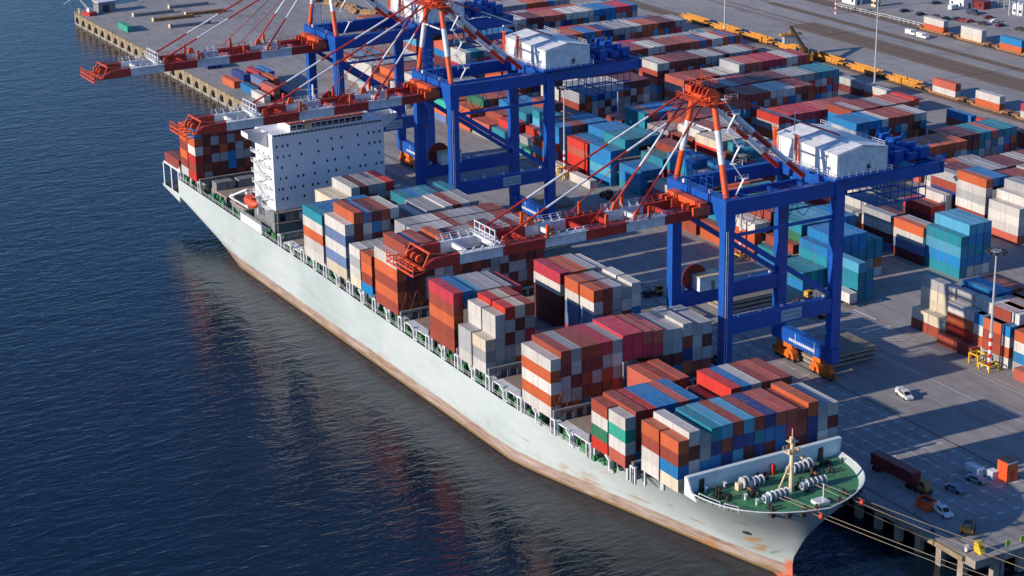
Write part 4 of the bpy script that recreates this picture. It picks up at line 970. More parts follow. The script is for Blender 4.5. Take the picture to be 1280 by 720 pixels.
def ropes():
    def rope(a, c, sag, label):
        a = Vector(a); c = Vector(c); pts = []
        for i in range(15):
            t = i / 14; p_ = a.lerp(c, t); p_.z -= sag * 4 * t * (1 - t); pts.append(p_)
        o = MB().tube(pts, .055, 5).build('mooring_rope', M_rope); tag(o, label, 'rope', 'bow mooring ropes')
    rope((-265.4, 209.8, 13.1), (-196, 253, 0), 1.0, 'tan mooring rope from the bow, lowest of the left pair')
    rope((-265.2, 211.0, 13.2), (-196, 256, 0), 1.0, 'tan mooring rope from the bow, second from lowest')
    rope((-266.0, 219.6, 13.2), (-197, 262, 0), 1.3, 'tan mooring rope leaving the quay side of the bow')
    rope((-266.6, 220.8, 13.3), (-198, 268, 0), 1.3, 'tan mooring rope leaving the quay side of the bow, uppermost')
    rope((-266.2, 218.2, 12.9), (-256.5, 241.2, .3), .5, 'short mooring rope down to the quay corner')
    for i, (p_, l_) in enumerate((((-264.2, 210.6, 12.9), 'red rat guard disc on the lower bow ropes'), ((-264.9, 220.6, 13.0), 'red rat guard disc on the upper bow ropes'))):
        tag(MB().tube([p_, (p_[0] + .5, p_[1] + .3, p_[2])], .55, 10).build('rope_guard', M_red), l_, 'rope guard')
ropes()
def hull_marks():
    for t, z in ((.893, 3.4), (.884, 3.2)):
        x, h = bowpt(t, z); x2, h2 = bowpt(t + .01, z); x3, h3 = bowpt(t, z + .5)
        p = Vector((x, cyf(x) - h, z)); a = (Vector((x2, cyf(x2) - h2, z)) - p).normalized(); c = (Vector((x3, cyf(x3) - h3, z + .5)) - p).normalized(); nn = a.cross(c).normalized()
        if nn.y > 0: nn = -nn
        p = p + nn * .06; b = MB(); b.tube([p + a * math.cos(q) * .6 + c * math.sin(q) * .6 for q in np.linspace(0, 2 * math.pi, 13)], .1, 4, cap=False); b.beam(p - (a + c) * .4, p + (a + c) * .4, .14, .06); b.beam(p - (a - c) * .4, p + (a - c) * .4, .14, .06)
        sp(b, 'thruster_mark', M_dark)
hull_marks()

# ------------------------------------------------------------------ quay cranes
LWY = 30.1
def ztube(*a, **k): return MB().tube(*a, **k)
def crane(loc, label):
    """origin: on the water-side rail, midway between the legs. x along the quay, y landwards"""
    t = empty('quay_crane', loc); tag(t, label, 'crane', 'ship-to-shore cranes on the quay')
    P = lambda b, n, m_, par=None, **k: b.build(n, m_, par or t, **k)
    XN, XF = 10.2, -10.2                            # near (bow side) and far frame
    for x in (XN, XF):
        P(MB().box(x - 1.1, x + 1.1, -1.25, 1.25, 8.2, 44.6), 'leg', M_blue)
        P(MB().box(x - 1.1, x + 1.1, LWY - 1.25, LWY + 1.25, 8.2, 48.2), 'leg', M_blue)
        P(MB().box(x - .95, x + .95, 1.26, LWY - 1.26, 17.4, 21.0), 'portal_beam', M_blue)
        P(MB().box(x - .8, x + .8, 1.26, LWY - 1.26, 45.0, 48.3), 'upper_portal_beam', M_blue)
        P(MB().tube([(x, 1.2, 40.0), (x, LWY - 1.2, 40.0)], .42, 8), 'tie_pipe', M_blue, smooth=True)
        P(MB().beam((x, 1.2, 40.6), (x, LWY - 1.2, 21.4), 1.15, 1.15), 'diagonal_brace', M_blue)
        b = MB().rail([(x - .6, 1.5, 21.0), (x - .6, LWY - 1.5, 21.0)], 1.1, 3, .07).rail([(x + .8, 1.5, 48.3), (x + .8, LWY - 1.5, 48.3)], 1.1, 3, .07)
        tag(P(b, 'handrail', M_blue), kind='stuff')
    for y, zt in ((0, 48.6),):
        b = MB(); pl = [(XF - 1.3, 41.8), (XF + 1.1, 41.8), (XF + 3.4, 45.2), (XN - 3.4, 45.2), (XN - 1.1, 41.8), (XN + 1.3, 41.8), (XN + 1.3, zt), (XF - 1.3, zt)]
        b.prism(pl, 'y', y - 1.3, y + 1.3); P(b, 'front_crossbeam', M_blue)
        for x in (-5, 0, 5): P(MB().box(x - .08, x + .08, y - 1.42, y - 1.31, 45.2, 48.6), 'stiffener', M_blue)
    P(MB().box(XF + 1.11, XN - 1.11, LWY - 1.1, LWY + 1.1, 45.4, 48.7), 'rear_crossbeam', M_blue)
    for y in (0, LWY):
        sb = P(MB().box(XF - 1.4, XN + 1.4, y - 1.0, y + 1.0, 4.6, 8.2), 'sill_beam', M_blue)
        if y:
            b = MB()
            for i in range(13):
                b.box(-4.6 + i * .75, -4.6 + i * .75 + .5, y - 1.06, y - 1.01, 5.5, 6.2)
            tag(P(b, 'sill_lettering', M_cwh, sb), kind='stuff')
            for xx in (-7.5, -2.2, 5.0, 7.4): P(MB().box(xx - .09, xx + .09, y - 1.08, y - 1.01, 5.2, 7.8), 'conduit', M_cwh, sb)
        for xc in (-7.0, 7.0):
            bg_ = P(MB().prism([(xc - 3.4, 3.3), (xc + 3.4, 3.3), (xc + 2.6, 4.55), (xc - 2.6, 4.55)], 'y', y - .6, y + .6), 'equaliser_beam', M_org)
            for q in (-1, 1):
                P(MB().prism([(xc + q * 2.1 - 1.9, 1.0), (xc + q * 2.1 + 1.9, 1.0), (xc + q * 2.1 + 1.5, 2.4), (xc + q * 2.1 + .5, 3.28), (xc + q * 2.1 - .5, 3.28), (xc + q * 2.1 - 1.5, 2.4)], 'y', y - .8, y + .8), 'bogie', M_org, bg_)
                for w_ in (-1.15, 1.15): P(MB().tube([(xc + q * 2.1 + w_, y - .45, .55), (xc + q * 2.1 + w_, y + .45, .55)], .52, 12), 'wheel', M_dark, bg_)
                P(MB().cbox((xc + q * 2.1 + .4, y - 1.15, 1.7), (.9, .7, .8)), 'drive_motor', M_org, bg_)
        for q in (-1, 1): P(MB().box(q * 11.4 - .5, q * 11.4 + .9 * q * q, y - .4, y + .4, .9, 2.0), 'buffer', M_wrust)
    # boom: two box girders, red and white by turns
    seg = [(-72.0, -62.8, 'r'), (-62.8, -52.7, 'w'), (-52.7, -42.5, 'r'), (-42.5, -32.5, 'w'), (-32.5, -22.4, 'r'), (-22.4, -12.6, 'w'), (-12.6, -2.0, 'r')]
    for xg in (4.3, -4.3):
        for (a, c, k) in seg:
            if k == 'r' and a == -72.0:
                b = MB().prism([(a + 1, 43.4), (c, 43.4), (c, 45.8), (a + 3.2, 45.5), (a + 1, 44.3)], 'x', xg - .45, xg + .45)
            else: b = MB().box(xg - .45, xg + .45, a, c, 43.4, 45.8)
            P(b, 'boom_girder', M_cred if k == 'r' else M_cwh)
        b = MB().box(xg - .5, xg + .5, -2.0, LWY + 29.5, 43.7, 45.2); P(b, 'trolley_girder', M_blue)
        P(MB().box(xg - .7, xg - .55, -70, 55, 45.86, 46.0), 'trolley_rail', M_rail)
        for (a, c, k) in seg[1:]:
            b = MB().rail([(xg + (1.35 if xg > 0 else -1.35), a, 45.9), (xg + (1.35 if xg > 0 else -1.35), c, 45.9)], 1.1, 2.2, .08)
            b.box(xg + (.46 if xg > 0 else -1.4), xg + (1.4 if xg > 0 else -.46), a, c, 45.7, 45.85)
            for i in range(5):
                yy = a + (c - a) * (i + .5) / 5; b.beam((xg, yy, 45.8), (xg + (1.35 if xg > 0 else -1.35), yy, 46.9), .14)
            tag(P(b, 'boom_walkway', M_cred if k == 'r' else M_cwh), kind='stuff')
    for y in np.arange(-60, -3, 7.1): P(MB().box(-3.84, 3.84, y - .3, y + .3, 44.3, 45.3), 'boom_crossbeam', M_cred if int((y + 72) // 10) % 2 == 0 else M_cwh)
    for y in np.arange(4, 56, 8.5): P(MB().box(-3.79, 3.79, y - .3, y + .3, 44.0, 44.9), 'girder_crossbeam', M_blue)
    # boom tip frame
    b = MB()
    b.beam((-6.2, -71.6, 43.9), (6.2, -71.6, 43.9), .5).beam((-6.2, -74.2, 44.2), (6.2, -74.2, 44.2), .3).beam((-6.2, -74.2, 43.1), (6.2, -74.2, 43.1), .3)
    for x in (-6, -3, 0, 3, 6): b.beam((x, -74.2, 44.2), (x, -71.6, 43.9), .25); b.beam((x, -74.2, 43.1), (x, -71.6, 43.6), .2); b.beam((x, -74.2, 43.1), (x, -74.2, 45.3), .16)
    for x in (-4.3, 4.3): b.beam((x, -71, 44), (x, -69.5, 46.7), .3).beam((x, -69.5, 46.7), (x, -65.5, 45.9), .3)
    b.beam((-4.3, -69.5, 46.7), (4.3, -69.5, 46.7), .35); b.rail([(-6.2, -74.2, 44.4), (6.2, -74.2, 44.4)], 1.1, 1.5, .09)
    P(b, 'boom_tip_frame', M_cor)
    for x in (-2.2, 0, 2.2): P(MB().tube([(x - .25, -70.8, 45.2), (x + .25, -70.8, 45.2)], .85, 12), 'boom_sheave', M_cor)
    # white catenary frame by the outer stay
    b = MB().beam((-4.4, -54.3, 46.1), (4.4, -54.3, 46.1), .7, .5).beam((-4.4, -53, 46.1), (4.4, -53, 46.1), .4)
    for x in (-4.4, -2.2, 0, 2.2, 4.4): b.beam((x, -54.3, 46), (x, -54.3, 49.2), .22); b.beam((x, -53, 46), (x, -54.3, 48.2), .18)
    b.beam((-4.4, -54.3, 49.0), (4.4, -54.3, 49.0), .2).beam((-4.4, -54.3, 47.6), (4.4, -54.3, 47.6), .2).rail([(-5, -55.2, 46.2), (5, -55.2, 46.2)], 1.1, 1.3, .09)
    P(b, 'catenary_frame', M_cwh)
    # stay brackets
    for y in (-52.0, -19.6, -41):
        for x in (-4.3, 4.3):
            P(MB().prism([(y - 1.1, 45.8), (y + 1.1, 45.8), (y + .5, 47.5), (y - .4, 47.5)], 'x', x - .35, x + .35), 'stay_bracket', M_cor)
    for y in (-42.4, -17.2, -28):
        for x in (-5.5, 5.5): P(MB().box(x - .3, x + .3, y - .3, y + .3, 45.8, 48.6), 'boom_post', M_cor)
    # hinge block
    b = MB().box(-6.4, 6.4, -4.6, -2.6, 46.0, 47.4)
    for x in (-6.2, -4.3, -2.2, 2.2, 4.3, 6.2): b.box(x - .3, x + .3, -6.4, -1.9, 44.6, 46.6)
    P(b, 'boom_hinge', M_cor)
    # A-frame
    def banded(p, q, r_, bands, name):
        p = Vector(p); q = Vector(q); n = len(bands)
        par = None
        for i, k in enumerate(bands):
            a = p.lerp(q, i / n); c = p.lerp(q, (i + 1) / n)
            o = P(MB().tube([a, c], r_, 10), name, {'r': M_cred, 'w': M_cwh, 'o': M_cor}[k], par, smooth=True)
            if par is None: par = o
    AP = 71.0
    for sx in (1, -1):
        banded((sx * 9.6, 0, 48.6), (sx * 3.6, .4, AP - 1), .70, 'owo', 'mast_leg')
        banded((sx * 3.4, 1.6, AP - 2.2), (sx * 4.9, 24.4, 48.9), .66, 'rwrwr', 'mast_backstay')
        banded((sx * 3.0, 2.0, AP - .6), (sx * 4.4, LWY + 27, 47.2), .22, 'rwrwr', 'rear_tie')
        banded((sx * 4.3, -52.0, 47.3), (sx * 3.4, -1.6, AP - .8), .25, 'rwrwr', 'outer_stay')
        banded((sx * 4.3, -19.6, 47.3), (sx * 3.2, -1.4, AP - 1.6), .25, 'rwr', 'inner_stay')
        banded((sx * 4.3, -31.0, 47.0), (sx * 2.6, -1.0, AP - .2), .10, 'r', 'hoist_rope')
    b = MB().box(-4.4, 4.4, -1.0, 1.4, AP - 1.9, AP - .9).box(-3.9, -1.6, -1.9, -.6, AP - .9, AP + .5)
    for x in (-3.6, -2.2, -.8, .8, 2.2, 3.6): b.prism([(-2.0, AP - .9), (2.2, AP - .9), (1.0, AP + .4), (-.9, AP + .8)], 'x', x - .13, x + .13)
    P(b, 'mast_head', M_cor)
    for x in (-2.9, -1.5, 0, 1.5, 2.9): P(MB().tube([(x - .14, -1.3, AP + .1), (x + .14, -1.3, AP + .1)], .75, 12), 'head_sheave', M_cred)
    b = MB().box(-5.6, 5.6, -3, 3.4, AP - 2.4, AP - 2.3).rail([(-5.6, -3, AP - 2.3), (5.6, -3, AP - 2.3), (5.6, 3.4, AP - 2.3), (-5.6, 3.4, AP - 2.3), (-5.6, -3, AP - 2.3)], 1.1, 1.6, .09)
    b.rail([(-3, -2, AP + 1.2), (3, -2, AP + 1.2), (3, 2, AP + 1.2), (-3, 2, AP + 1.2)], 1.1, 1.2, .08).beam((-.6, 0, AP + 1), (-.6, 0, AP + 4.6), .12)
    tag(P(b, 'mast_head_platform', M_cor), kind='stuff')
    P(MB().beam((-5.6, .3, 62.4), (5.6, .3, 62.4), .35), 'mast_crosstie', M_cwh)
    # zigzag stairs on the near mast leg
    b = MB()
    for i in range(6):
        z = 49 + i * 3.4; a, c = ((2.2, 4.6), (4.6, 2.2))[i % 2]; xx = 9.4 - (z - 48.6) * .27
        b.beam((xx + .6, a, z), (xx + .4, c, z + 3.4), .5, .12); b.box(xx - .5, xx + 1.1, c - .5, c + .7, z + 3.35, z + 3.45); b.rail([(xx + 1.1, 1.8, z + 3.45), (xx + 1.1, 5.2, z + 3.45)], 1, 1.2, .07)
    P(b, 'mast_stairs', M_cwh)
    # machinery house with a low gabled roof
    hx0, hx1, hy0, hy1 = -10.9, 12.3, LWY - 2.2, LWY + 12.0
    ym = (hy0 + hy1) / 2
    b = MB().prism([(hy0, 49.6), (hy1, 49.6), (hy1, 54.6), (ym, 55.8), (hy0, 54.6)], 'x', hx0, hx1); hs = P(b, 'machinery_house', M_white)
    for (ya, yb, za, zb) in ((hy0 - .25, ym, 54.62, 55.95), (ym, hy1 + .25, 55.95, 54.62)):
        for i in range(3):
            xa = hx0 + (hx1 - hx0) * i / 3; xb = hx0 + (hx1 - hx0) * (i + 1) / 3 - .12
            b = MB().quad_box([(xa, ya, za), (xb, ya, za), (xb, yb, zb), (xa, yb, zb), (xa, ya, za + .15), (xb, ya, za + .15), (xb, yb, zb + .15), (xa, yb, zb + .15)])
            P(b, 'roof_panel', M_white, hs)
    for i in range(15):
        yy = hy0 + .5 + i * .95; P(MB().box(hx1 - .01, hx1 + .05, yy, yy + .07, 49.9, 54.4), 'wall_rib', M_white, hs)
    for i in range(22):
        xx = hx0 + .6 + i * 1.05; P(MB().box(xx, xx + .07, hy0 - .05, hy0 + .01, 49.9, 54.4), 'wall_rib', M_white, hs)
    P(MB().box(hx1 + .02, hx1 + .4, hy0 + 9.4, hy0 + 10.5, 50.2, 52.6), 'door_hood', M_white, hs)
    P(MB().box(hx1 + .02, hx1 + .1, hy0 + 8.4, hy0 + 9.2, 50.0, 51.4), 'wall_vent', M_dark, hs)
    P(MB().box(hx0 - 1.2, hx1 + 1.2, hy0 - 1.5, hy1 + .6, 49.1, 49.58), 'house_platform', M_blue)
    b = MB().rail([(hx1 + 1.1, hy0 - 1.4, 49.6), (hx1 + 1.1, hy1 + .5, 49.6)], 1.1, 2, .08).rail([(hx0, hy0 - 1.4, 49.6), (hx1 + 1.1, hy0 - 1.4, 49.6)], 1.1, 2, .08).rail([(hx0, hy1 - 1, 55.1), (hx1, hy1 - 1, 55.1)], 1.0, 2, .07)
    tag(P(b, 'house_railing', M_cwh), kind='stuff')
    for (x, y, m_) in ((hx0 + 1.5, hy0 - .9, M_cor), (hx0 + 9.5, hy0 - .9, M_cor)):
        P(MB().beam((x, y, 49.6), (x, y, 56.6), .3).beam((x - 1.2, y, 56.4), (x + 1.2, y, 56.4), .3).beam((x - 1.0, y, 49.6), (x - .4, y, 56.4), .18).beam((x + 1.0, y, 49.6), (x + .4, y, 56.4), .18), 'service_hoist', m_)
    P(MB().beam((hx0 + 9, hy0 - 1.2, 49.6), (hx0 + 9, hy0 - 1.2, 62), .14), 'antenna', M_cwh)
    # rear of the trolley girders: winches, hanging frame, cab
    for xg in (10.2, -10.2): P(MB().box(xg - .6, xg + .6, LWY + 1.26, LWY + 29.6, 45.6, 48.2), 'rear_girder', M_blue)
    P(MB().box(-10.8, 10.8, LWY + 29.0, LWY + 30.2, 45.6, 48.2), 'rear_end_beam', M_blue)
    for i, y in enumerate((15.5, 19.5, 23.5, 27.0)):
        b = MB().box(-8 + i, 8 - i, LWY + y - 1.4, LWY + y + 1.4, 48.3, 48.9).tube([(-6, LWY + y, 50), (6, LWY + y, 50)], .8, 10)
        for x in (-7, -2.5, 2.5, 7): b.box(x - .6, x + .6, LWY + y - 1.2, LWY + y + 1.2, 48.9, 50.4 + (i % 2)); b.beam((x, LWY + y, 50), (x + 1, LWY + y + 1, 52.6), .2)
        P(b, 'rear_winch', M_blue)
    b = MB().rail([(10.9, LWY + 12.5, 48.2), (10.9, LWY + 30, 48.2), (-10.9, LWY + 30, 48.2)], 1.1, 1.6, .09); tag(P(b, 'rear_railing', M_blue), kind='stuff')
    b = MB()
    for x in (-5.6, 5.6):
        for z in (38.6, 41.2): b.beam((x, LWY + 15, z), (x, LWY + 29.5, z), .35)
        for i in range(8): yy = LWY + 15 + i * 2.07; b.beam((x, yy, 38.6), (x, yy, 44), .18)
    for y in (15, 22, 29.5): b.beam((-5.6, LWY + y, 38.6), (5.6, LWY + y, 38.6), .3)
    b.box(-5.4, 5.4, LWY + 15, LWY + 20, 38.5, 38.62); P(b, 'service_gallery', M_blue)
    P(MB().box(-3.4, 3.4, LWY + 6, LWY + 10.5, 44.2, 46.6).box(-1.8, 1.8, LWY + 6.5, LWY + 9.5, 41.4, 43.6), 'trolley', M_dark)
    # cable reel and electrical house on the far portal beam
    rl = MB().tube([(-11.4, 6.2, 23.4), (-10.9, 6.2, 23.4)], 3.3, 22); rl.tube([(-11.9, 6.2, 23.4), (-11.45, 6.2, 23.4)], 1.0, 12)
    rl_ = P(rl, 'cable_reel', M_rubbc)
    for i in range(12):
        a = i * math.pi / 6; P(MB().beam((-10.8, 6.2 + .9 * math.cos(a), 23.4 + .9 * math.sin(a)), (-10.8, 6.2 + 3.25 * math.cos(a), 23.4 + 3.25 * math.sin(a)), .16), 'reel_spoke', M_cred, rl_)
    eh = P(MB().box(-10.9, -7.6, 5.4, 11.6, 21.04, 24.4), 'electrical_house', M_white)
    P(MB().box(-7.6, -7.54, 8.6, 9.6, 21.1, 23.2), 'door', M_grey, eh); P(MB().box(-11.1, -7.4, 5.2, 11.8, 24.4, 24.55), 'roof', M_cream, eh)
    sg_ = P(MB().box(XN + .96, XN + 1.06, 14.6, 20.2, 17.9, 20.5), 'name_board', mat('board_pale_blue', (.42, .52, .62), .5))
    b = MB()
    for r_ in range(2):
        for i in range(7): b.box(XN + 1.06, XN + 1.09, 15.1 + i * .7, 15.1 + i * .7 + .42, 18.5 + r_ * 1.0, 18.85 + r_ * 1.0)
    tag(P(b, 'board_lettering', M_grey, sg_), kind='stuff')
    # leg ladders, lamps, flexible cables under the girders
    for x in (XN + 1.12,):
        b = MB().beam((x + .1, -.9, 9), (x + .1, -.9, 44), .08).beam((x + .1, -.4, 9), (x + .1, -.4, 44), .08); tag(P(b, 'leg_ladder', M_cwh), kind='stuff')
    b = MB()
    for y in (4, 9, 14, 19, 24): b.tube([(2.5, y, 43.6), (2.5, y + 1.2, 39.5), (2.5, y + 2.5, 38.6), (2.5, y + 3.8, 39.5), (2.5, y + 5, 43.6)], .09, 5)
    tag(P(b, 'festoon_cable', M_dark), kind='stuff')
    for y in (3, 9, 15, 21, 27):
        for x in (XN, XF): P(MB().cbox((x + .3, y, 21.5), (.6, .6, .5)), 'floodlight', M_cwh)
    for x in (-5, 5): P(MB().cbox((x, -1.0, 49.3), (.7, .7, .8)), 'floodlight', M_cwh)
    for (x, z0, z1) in ((-4.0, 48.6, 56), (2.2, 48.6, 53)):
        b = MB()
        for dx in (-1.1, 1.1):
            for dy in (-.9, .9): b.beam((x + dx, dy, z0), (x + dx, dy, z1), .12)
        for z in np.arange(z0 + 1.2, z1, 1.8): b.beam((x - 1.1, -.9, z), (x + 1.1, -.9, z), .1); b.beam((x - 1.1, .9, z), (x + 1.1, .9, z), .1); b.beam((x - 1.1, -.9, z), (x + 1.1, -.9, z - 1.6), .08)
        P(b, 'stair_tower', M_blue)
    b = MB().rail([(-11, -1.3, 48.6), (11, -1.3, 48.6)], 1.1, 1.8, .08); tag(P(b, 'beam_railing', M_blue), kind='stuff')
    return t
c3 = crane((-351.4, 243.6, 0), 'blue quay crane with red and white boom, nearest the bow of the ship')
c2 = copy_tree(c3); c2.location = (-479.2, 243.6, 0); c2['label'] = 'blue quay crane with red and white boom over the deckhouse'
c1 = copy_tree(c3); c1.location = (-553.0, 243.6, 0); c1['label'] = 'blue quay crane with red and white boom, farthest from the bow'

# ------------------------------------------------------------------ lamp masts
def lamp(loc, h=29.0, guard=True, banded=True):
    t = empty('lamp_mast', loc)
    P = lambda b, n, m_: b.build(n, m_, t)
    pole = P(MB().tube([(0, 0, 9.0 if banded else 0), (0, 0, h)], [.34, .16], 8), 'pole', M_gal)
    if banded:
        for i in range(9): P(MB().tube([(0, 0, i), (0, 0, i + 1)], .42, 8), 'pole_band', M_red if i % 2 else M_cwh)
    P(MB().tube([(0, 0, h - .1), (0, 0, h + .3)], [1.3, 1.3], 10), 'lamp_ring', M_grey)
    for i in range(8):
        a = i * math.pi / 4; P(MB().cbox((2.0 * math.cos(a), 2.0 * math.sin(a), h), (.8, .8, .45)).beam((0, 0, h + .1), (2.0 * math.cos(a), 2.0 * math.sin(a), h + .1), .12), 'lamp_head', M_dark)
    if guard:
        for (cx, cy, sx, sy, z) in ((0, 0, 3.4, 3.0, 1.5), (-4.2, .2, 3.0, 2.4, 2.6)):
            b = MB()
            for dx in (-sx / 2, sx / 2):
                for dy in (-sy / 2, sy / 2): b.beam((cx + dx, cy + dy, 0), (cx + dx, cy + dy, z), .3)
            for dy in (-sy / 2, sy / 2): b.beam((cx - sx / 2, cy + dy, z), (cx + sx / 2, cy + dy, z), .28)
            for dx in (-sx / 2, sx / 2): b.beam((cx + dx, cy - sy / 2, z), (cx + dx, cy + sy / 2, z), .28)
            P(b, 'guard_frame', M_yel)
        P(MB().cbox((-2.0, .2, .7), (1.2, 1.0, 1.4)), 'switch_cabinet', M_gal)
    return t
for loc, lab, k in (((-327.6, 309.4, 0), 'tall lamp mast with red-white base and yellow guard, nearest the cream stack', {}), ((-425.8, 308.6, 0), 'tall lamp mast with yellow guard seen through the near crane legs', {}),
                    ((-519.7, 308.6, 0), 'tall lamp mast with yellow guard beside the middle crane', {}), ((-613.5, 308.6, 0), 'tall lamp mast with guard behind the far crane', {}),
                    ((-560.5, 464.5, 0), 'tall plain grey lamp mast between the yard and the wagons', dict(h=38, guard=False, banded=False)), ((-647.0, 458.7, 0), 'tall plain lamp mast at the head of the yellow wagons', dict(h=38, guard=False)),
                    ((-424.6, 341.9, 0), 'plain lamp mast rising in the lane behind the near crane mast', dict(h=26, guard=False, banded=False)), ((-543.1, 343.0, 0), 'plain lamp mast rising in the lane near the cream containers', dict(h=26, guard=False, banded=False)),
                    ((-676.4, 537.5, 0), 'thick red and white banded lamp mast beyond the rail tracks', dict(h=38, guard=False)), ((-387.5, 376.9, 0), 'plain lamp mast beside the all-blue stacks', dict(h=29, guard=False, banded=False))):
    tag(lamp(loc, **k), lab, 'lamp mast', 'yard lamp masts')

# ------------------------------------------------------------------ trains
def wagon(x, y, kind, label, group='well wagons on the tracks'):
    t = empty('well_wagon', (x, y, 0)); tag(t, label, 'wagon', group)
    m_ = M_wyel if kind == 'y' else M_wrust; L = 21.0
    for s in (-1, 1):
        MB().prism([(-7.2, .45), (7.2, .45), (7.2, 1.9), (8.6, 2.3), (8.6, 2.6), (-8.6, 2.6), (-8.6, 2.3), (-7.2, 1.9)] if kind == 'y' else [(-7.2, .4), (7.2, .4), (8.4, .9), (8.4, 1.15), (-8.4, 1.15), (-8.4, .9)], 'y', s * 1.35 - .12, s * 1.35 + .12).build('side_sill', m_, t)
        MB().box(s * 8.7 - 1.7, s * 8.7 + 1.7, -1.35, 1.35, 1.1, 1.55).build('end_platform', m_, t)
        bg_ = MB().box(s * 9.2 - 1.5, s * 9.2 + 1.5, -1.0, 1.0, .5, .95).build('bogie', M_dark, t)
        for q in (-1, 1):
            for w_ in (-.75, .75): MB().tube([(s * 9.2 + q * .9, w_ - .1, .48), (s * 9.2 + q * .9, w_ + .1, .48)], .46, 10).build('wheel', M_dark, bg_)
        MB().box(s * 10.6 - .5, s * 10.6 + .5, -.2, .2, .8, 1.1).build('coupler', M_dark, t)
    MB().box(-7.1, 7.1, -1.2, 1.2, .4, .55).build('well_floor', M_dark, t)
    for i in range(6): MB().box(-6.5 + i * 2.5, -6.3 + i * 2.5, -1.55, -1.47, .6, 2.5 if kind == 'y' else 1.1).build('side_rib', m_, t)
    return t
wy = None
for i in range(16):
    x = -716 + i * 15.2 * 0 + i * 0
xw = -705.0; i = 0; loads = []
while xw < -262:
    empty_ = xw < -566
    wagon(xw + 10, 477.9, 'y' if empty_ else 'r', (f'empty yellow well wagon, {ORD_(i + 1)} from the far end of the near track' if empty_ else f'rusty well wagon carrying stacked containers, {ORD_(i + 1)} from the far end'))
    if not empty_: loads.append(xw + 10)
    xw += 22.6; i += 1
cl = [('RD', 'WH'), ('WH', 'OR'), ('PK', 'WH'), ('GR', 'BR'), ('BL', 'OR')] * 4
def wload(x, y, cols, n):
    for q, c in enumerate(cols[::-1]):
        a, d = cmesh(12.19, 2.7); o = bpy.data.objects.new('container', a); COL.objects.link(o); o.location = (x, y, .62 + q * 2.72); o.color = (*CC[c], 1)
        tag(o, f"{CN[c]} container, {'upper' if q else 'lower'} of two on {'yard-side' if y < 500 else 'landward'} track, {ORD_(n)} load from far end", 'container', 'containers on wagons')
        e = bpy.data.objects.new('door', d); COL.objects.link(e); e.parent = o; e.color = o.color
for i, x in enumerate(loads): wload(x, 477.9, {0: ('SA', 'WH'), 1: ('WH', 'OR'), 2: ('PK', 'WH')}.get(i, cl[i % len(cl)]), i + 1)
xw = -633.0
for i in range(16):
    wagon(xw + 10, 547.0, 'r', f'rusty loaded well wagon on the landward track, {ORD_(i + 1)} from its far end'); wload(xw + 10, 547.0, {0: ('WH', 'OR'), 1: ('WH', 'CRM'), 2: ('BL', 'OR')}.get(i, cl[(i + 2) % len(cl)]), i + 1)
    xw += 22.6

# ------------------------------------------------------------------ vehicles and small things
def wheels(t, xs, hw, r_=.38, wd=.26, n='wheel'):
    for x in xs:
        for s in (-1, 1):
            w_ = MB().tube([(x, s * hw - wd / 2, r_), (x, s * hw + wd / 2, r_)], r_, 12).build(n, M_tyre, t)
def car(loc, rz, c, label, kind='car', group=None):
    t = empty({'car': 'parked_car', 'pickup': 'pickup_truck', 'van': 'van'}[kind], loc, rz); tag(t, label, {'car': 'car', 'pickup': 'pickup', 'van': 'van'}[kind], group)
    m_ = mat('car_paint_%d_%d_%d' % tuple(int(x * 99) for x in c), c, .3, var=.05)
    if kind == 'car':
        b = MB().prism([(-2.2, .35), (2.2, .35), (2.25, .75), (1.3, .95), (.7, 1.42), (-.9, 1.45), (-1.7, 1.0), (-2.25, .9)], 'y', -.87, .87); b.build('body', m_, t)
        MB().prism([(1.18, .97), (.66, 1.36), (-.86, 1.38), (-1.5, 1.0)], 'y', -.885, .885).build('window', M_win, t)
        L_ = 1.35
    elif kind == 'pickup':
        MB().prism([(-2.7, .45), (2.7, .45), (2.78, .95), (1.5, 1.12), (-2.7, 1.0)], 'y', -.92, .92).build('body', m_, t)
        cb = MB().prism([(1.55, 1.1), (.95, 1.82), (-.45, 1.86), (-.6, 1.02)], 'y', -.82, .82).build('cab', m_, t)
        MB().prism([(1.36, 1.16), (.92, 1.7), (.3, 1.72), (.3, 1.16)], 'y', -.85, .85).prism([(.18, 1.16), (.18, 1.72), (-.38, 1.74), (-.42, 1.16)], 'y', -.85, .85).build('window', M_win, cb)
        MB().quad([(1.6, -.7, 1.12), (1.6, .7, 1.12), (1.0, .66, 1.8), (1.0, -.66, 1.8)]).build('windscreen', M_win, cb)
        for s in (-1, 1): MB().box(-2.7, -.65, s * .92 - .06, s * .92 + .06, 1.0, 1.35).build('bed_wall', m_, t)
        MB().box(-2.75, -2.62, -.86, .86, 1.0, 1.35).build('tailgate', m_, t)
        MB().box(-2.6, -.7, -.82, .82, 1.0, 1.04).build('load_bed', M_dark, t); L_ = 1.7
        MB().box(-2.5, -1.7, -.7, .7, 1.05, 1.75).build('tool_box', m_, t)
    else:
        MB().prism([(-2.8, .4), (2.8, .4), (2.85, 1.0), (2.2, 1.3), (1.6, 2.2), (-2.8, 2.25)], 'y', -1, 1).build('body', m_, t)
        MB().prism([(2.1, 1.35), (1.6, 2.05), (.6, 2.05), (.6, 1.35)], 'y', -1.015, 1.015).build('window', M_win, t); L_ = 1.8
    wheels(t, (-L_, L_), .8)
    for s in (-1, 1):
        MB().cbox((2.24 if kind == 'car' else 2.76, s * .6, .7), (.08, .3, .16)).build('headlight', M_cwh, t)
    return t
car((-324.6, 281.6, 0), rad(-12), (.72, .72, .70), 'white pickup with tool box parked in sunlight beyond the crane rail', 'pickup')
car((-273.6, 248.6, 0), rad(-8), (.70, .72, .72), 'white pickup beside the orange skip near the quay edge', 'pickup')
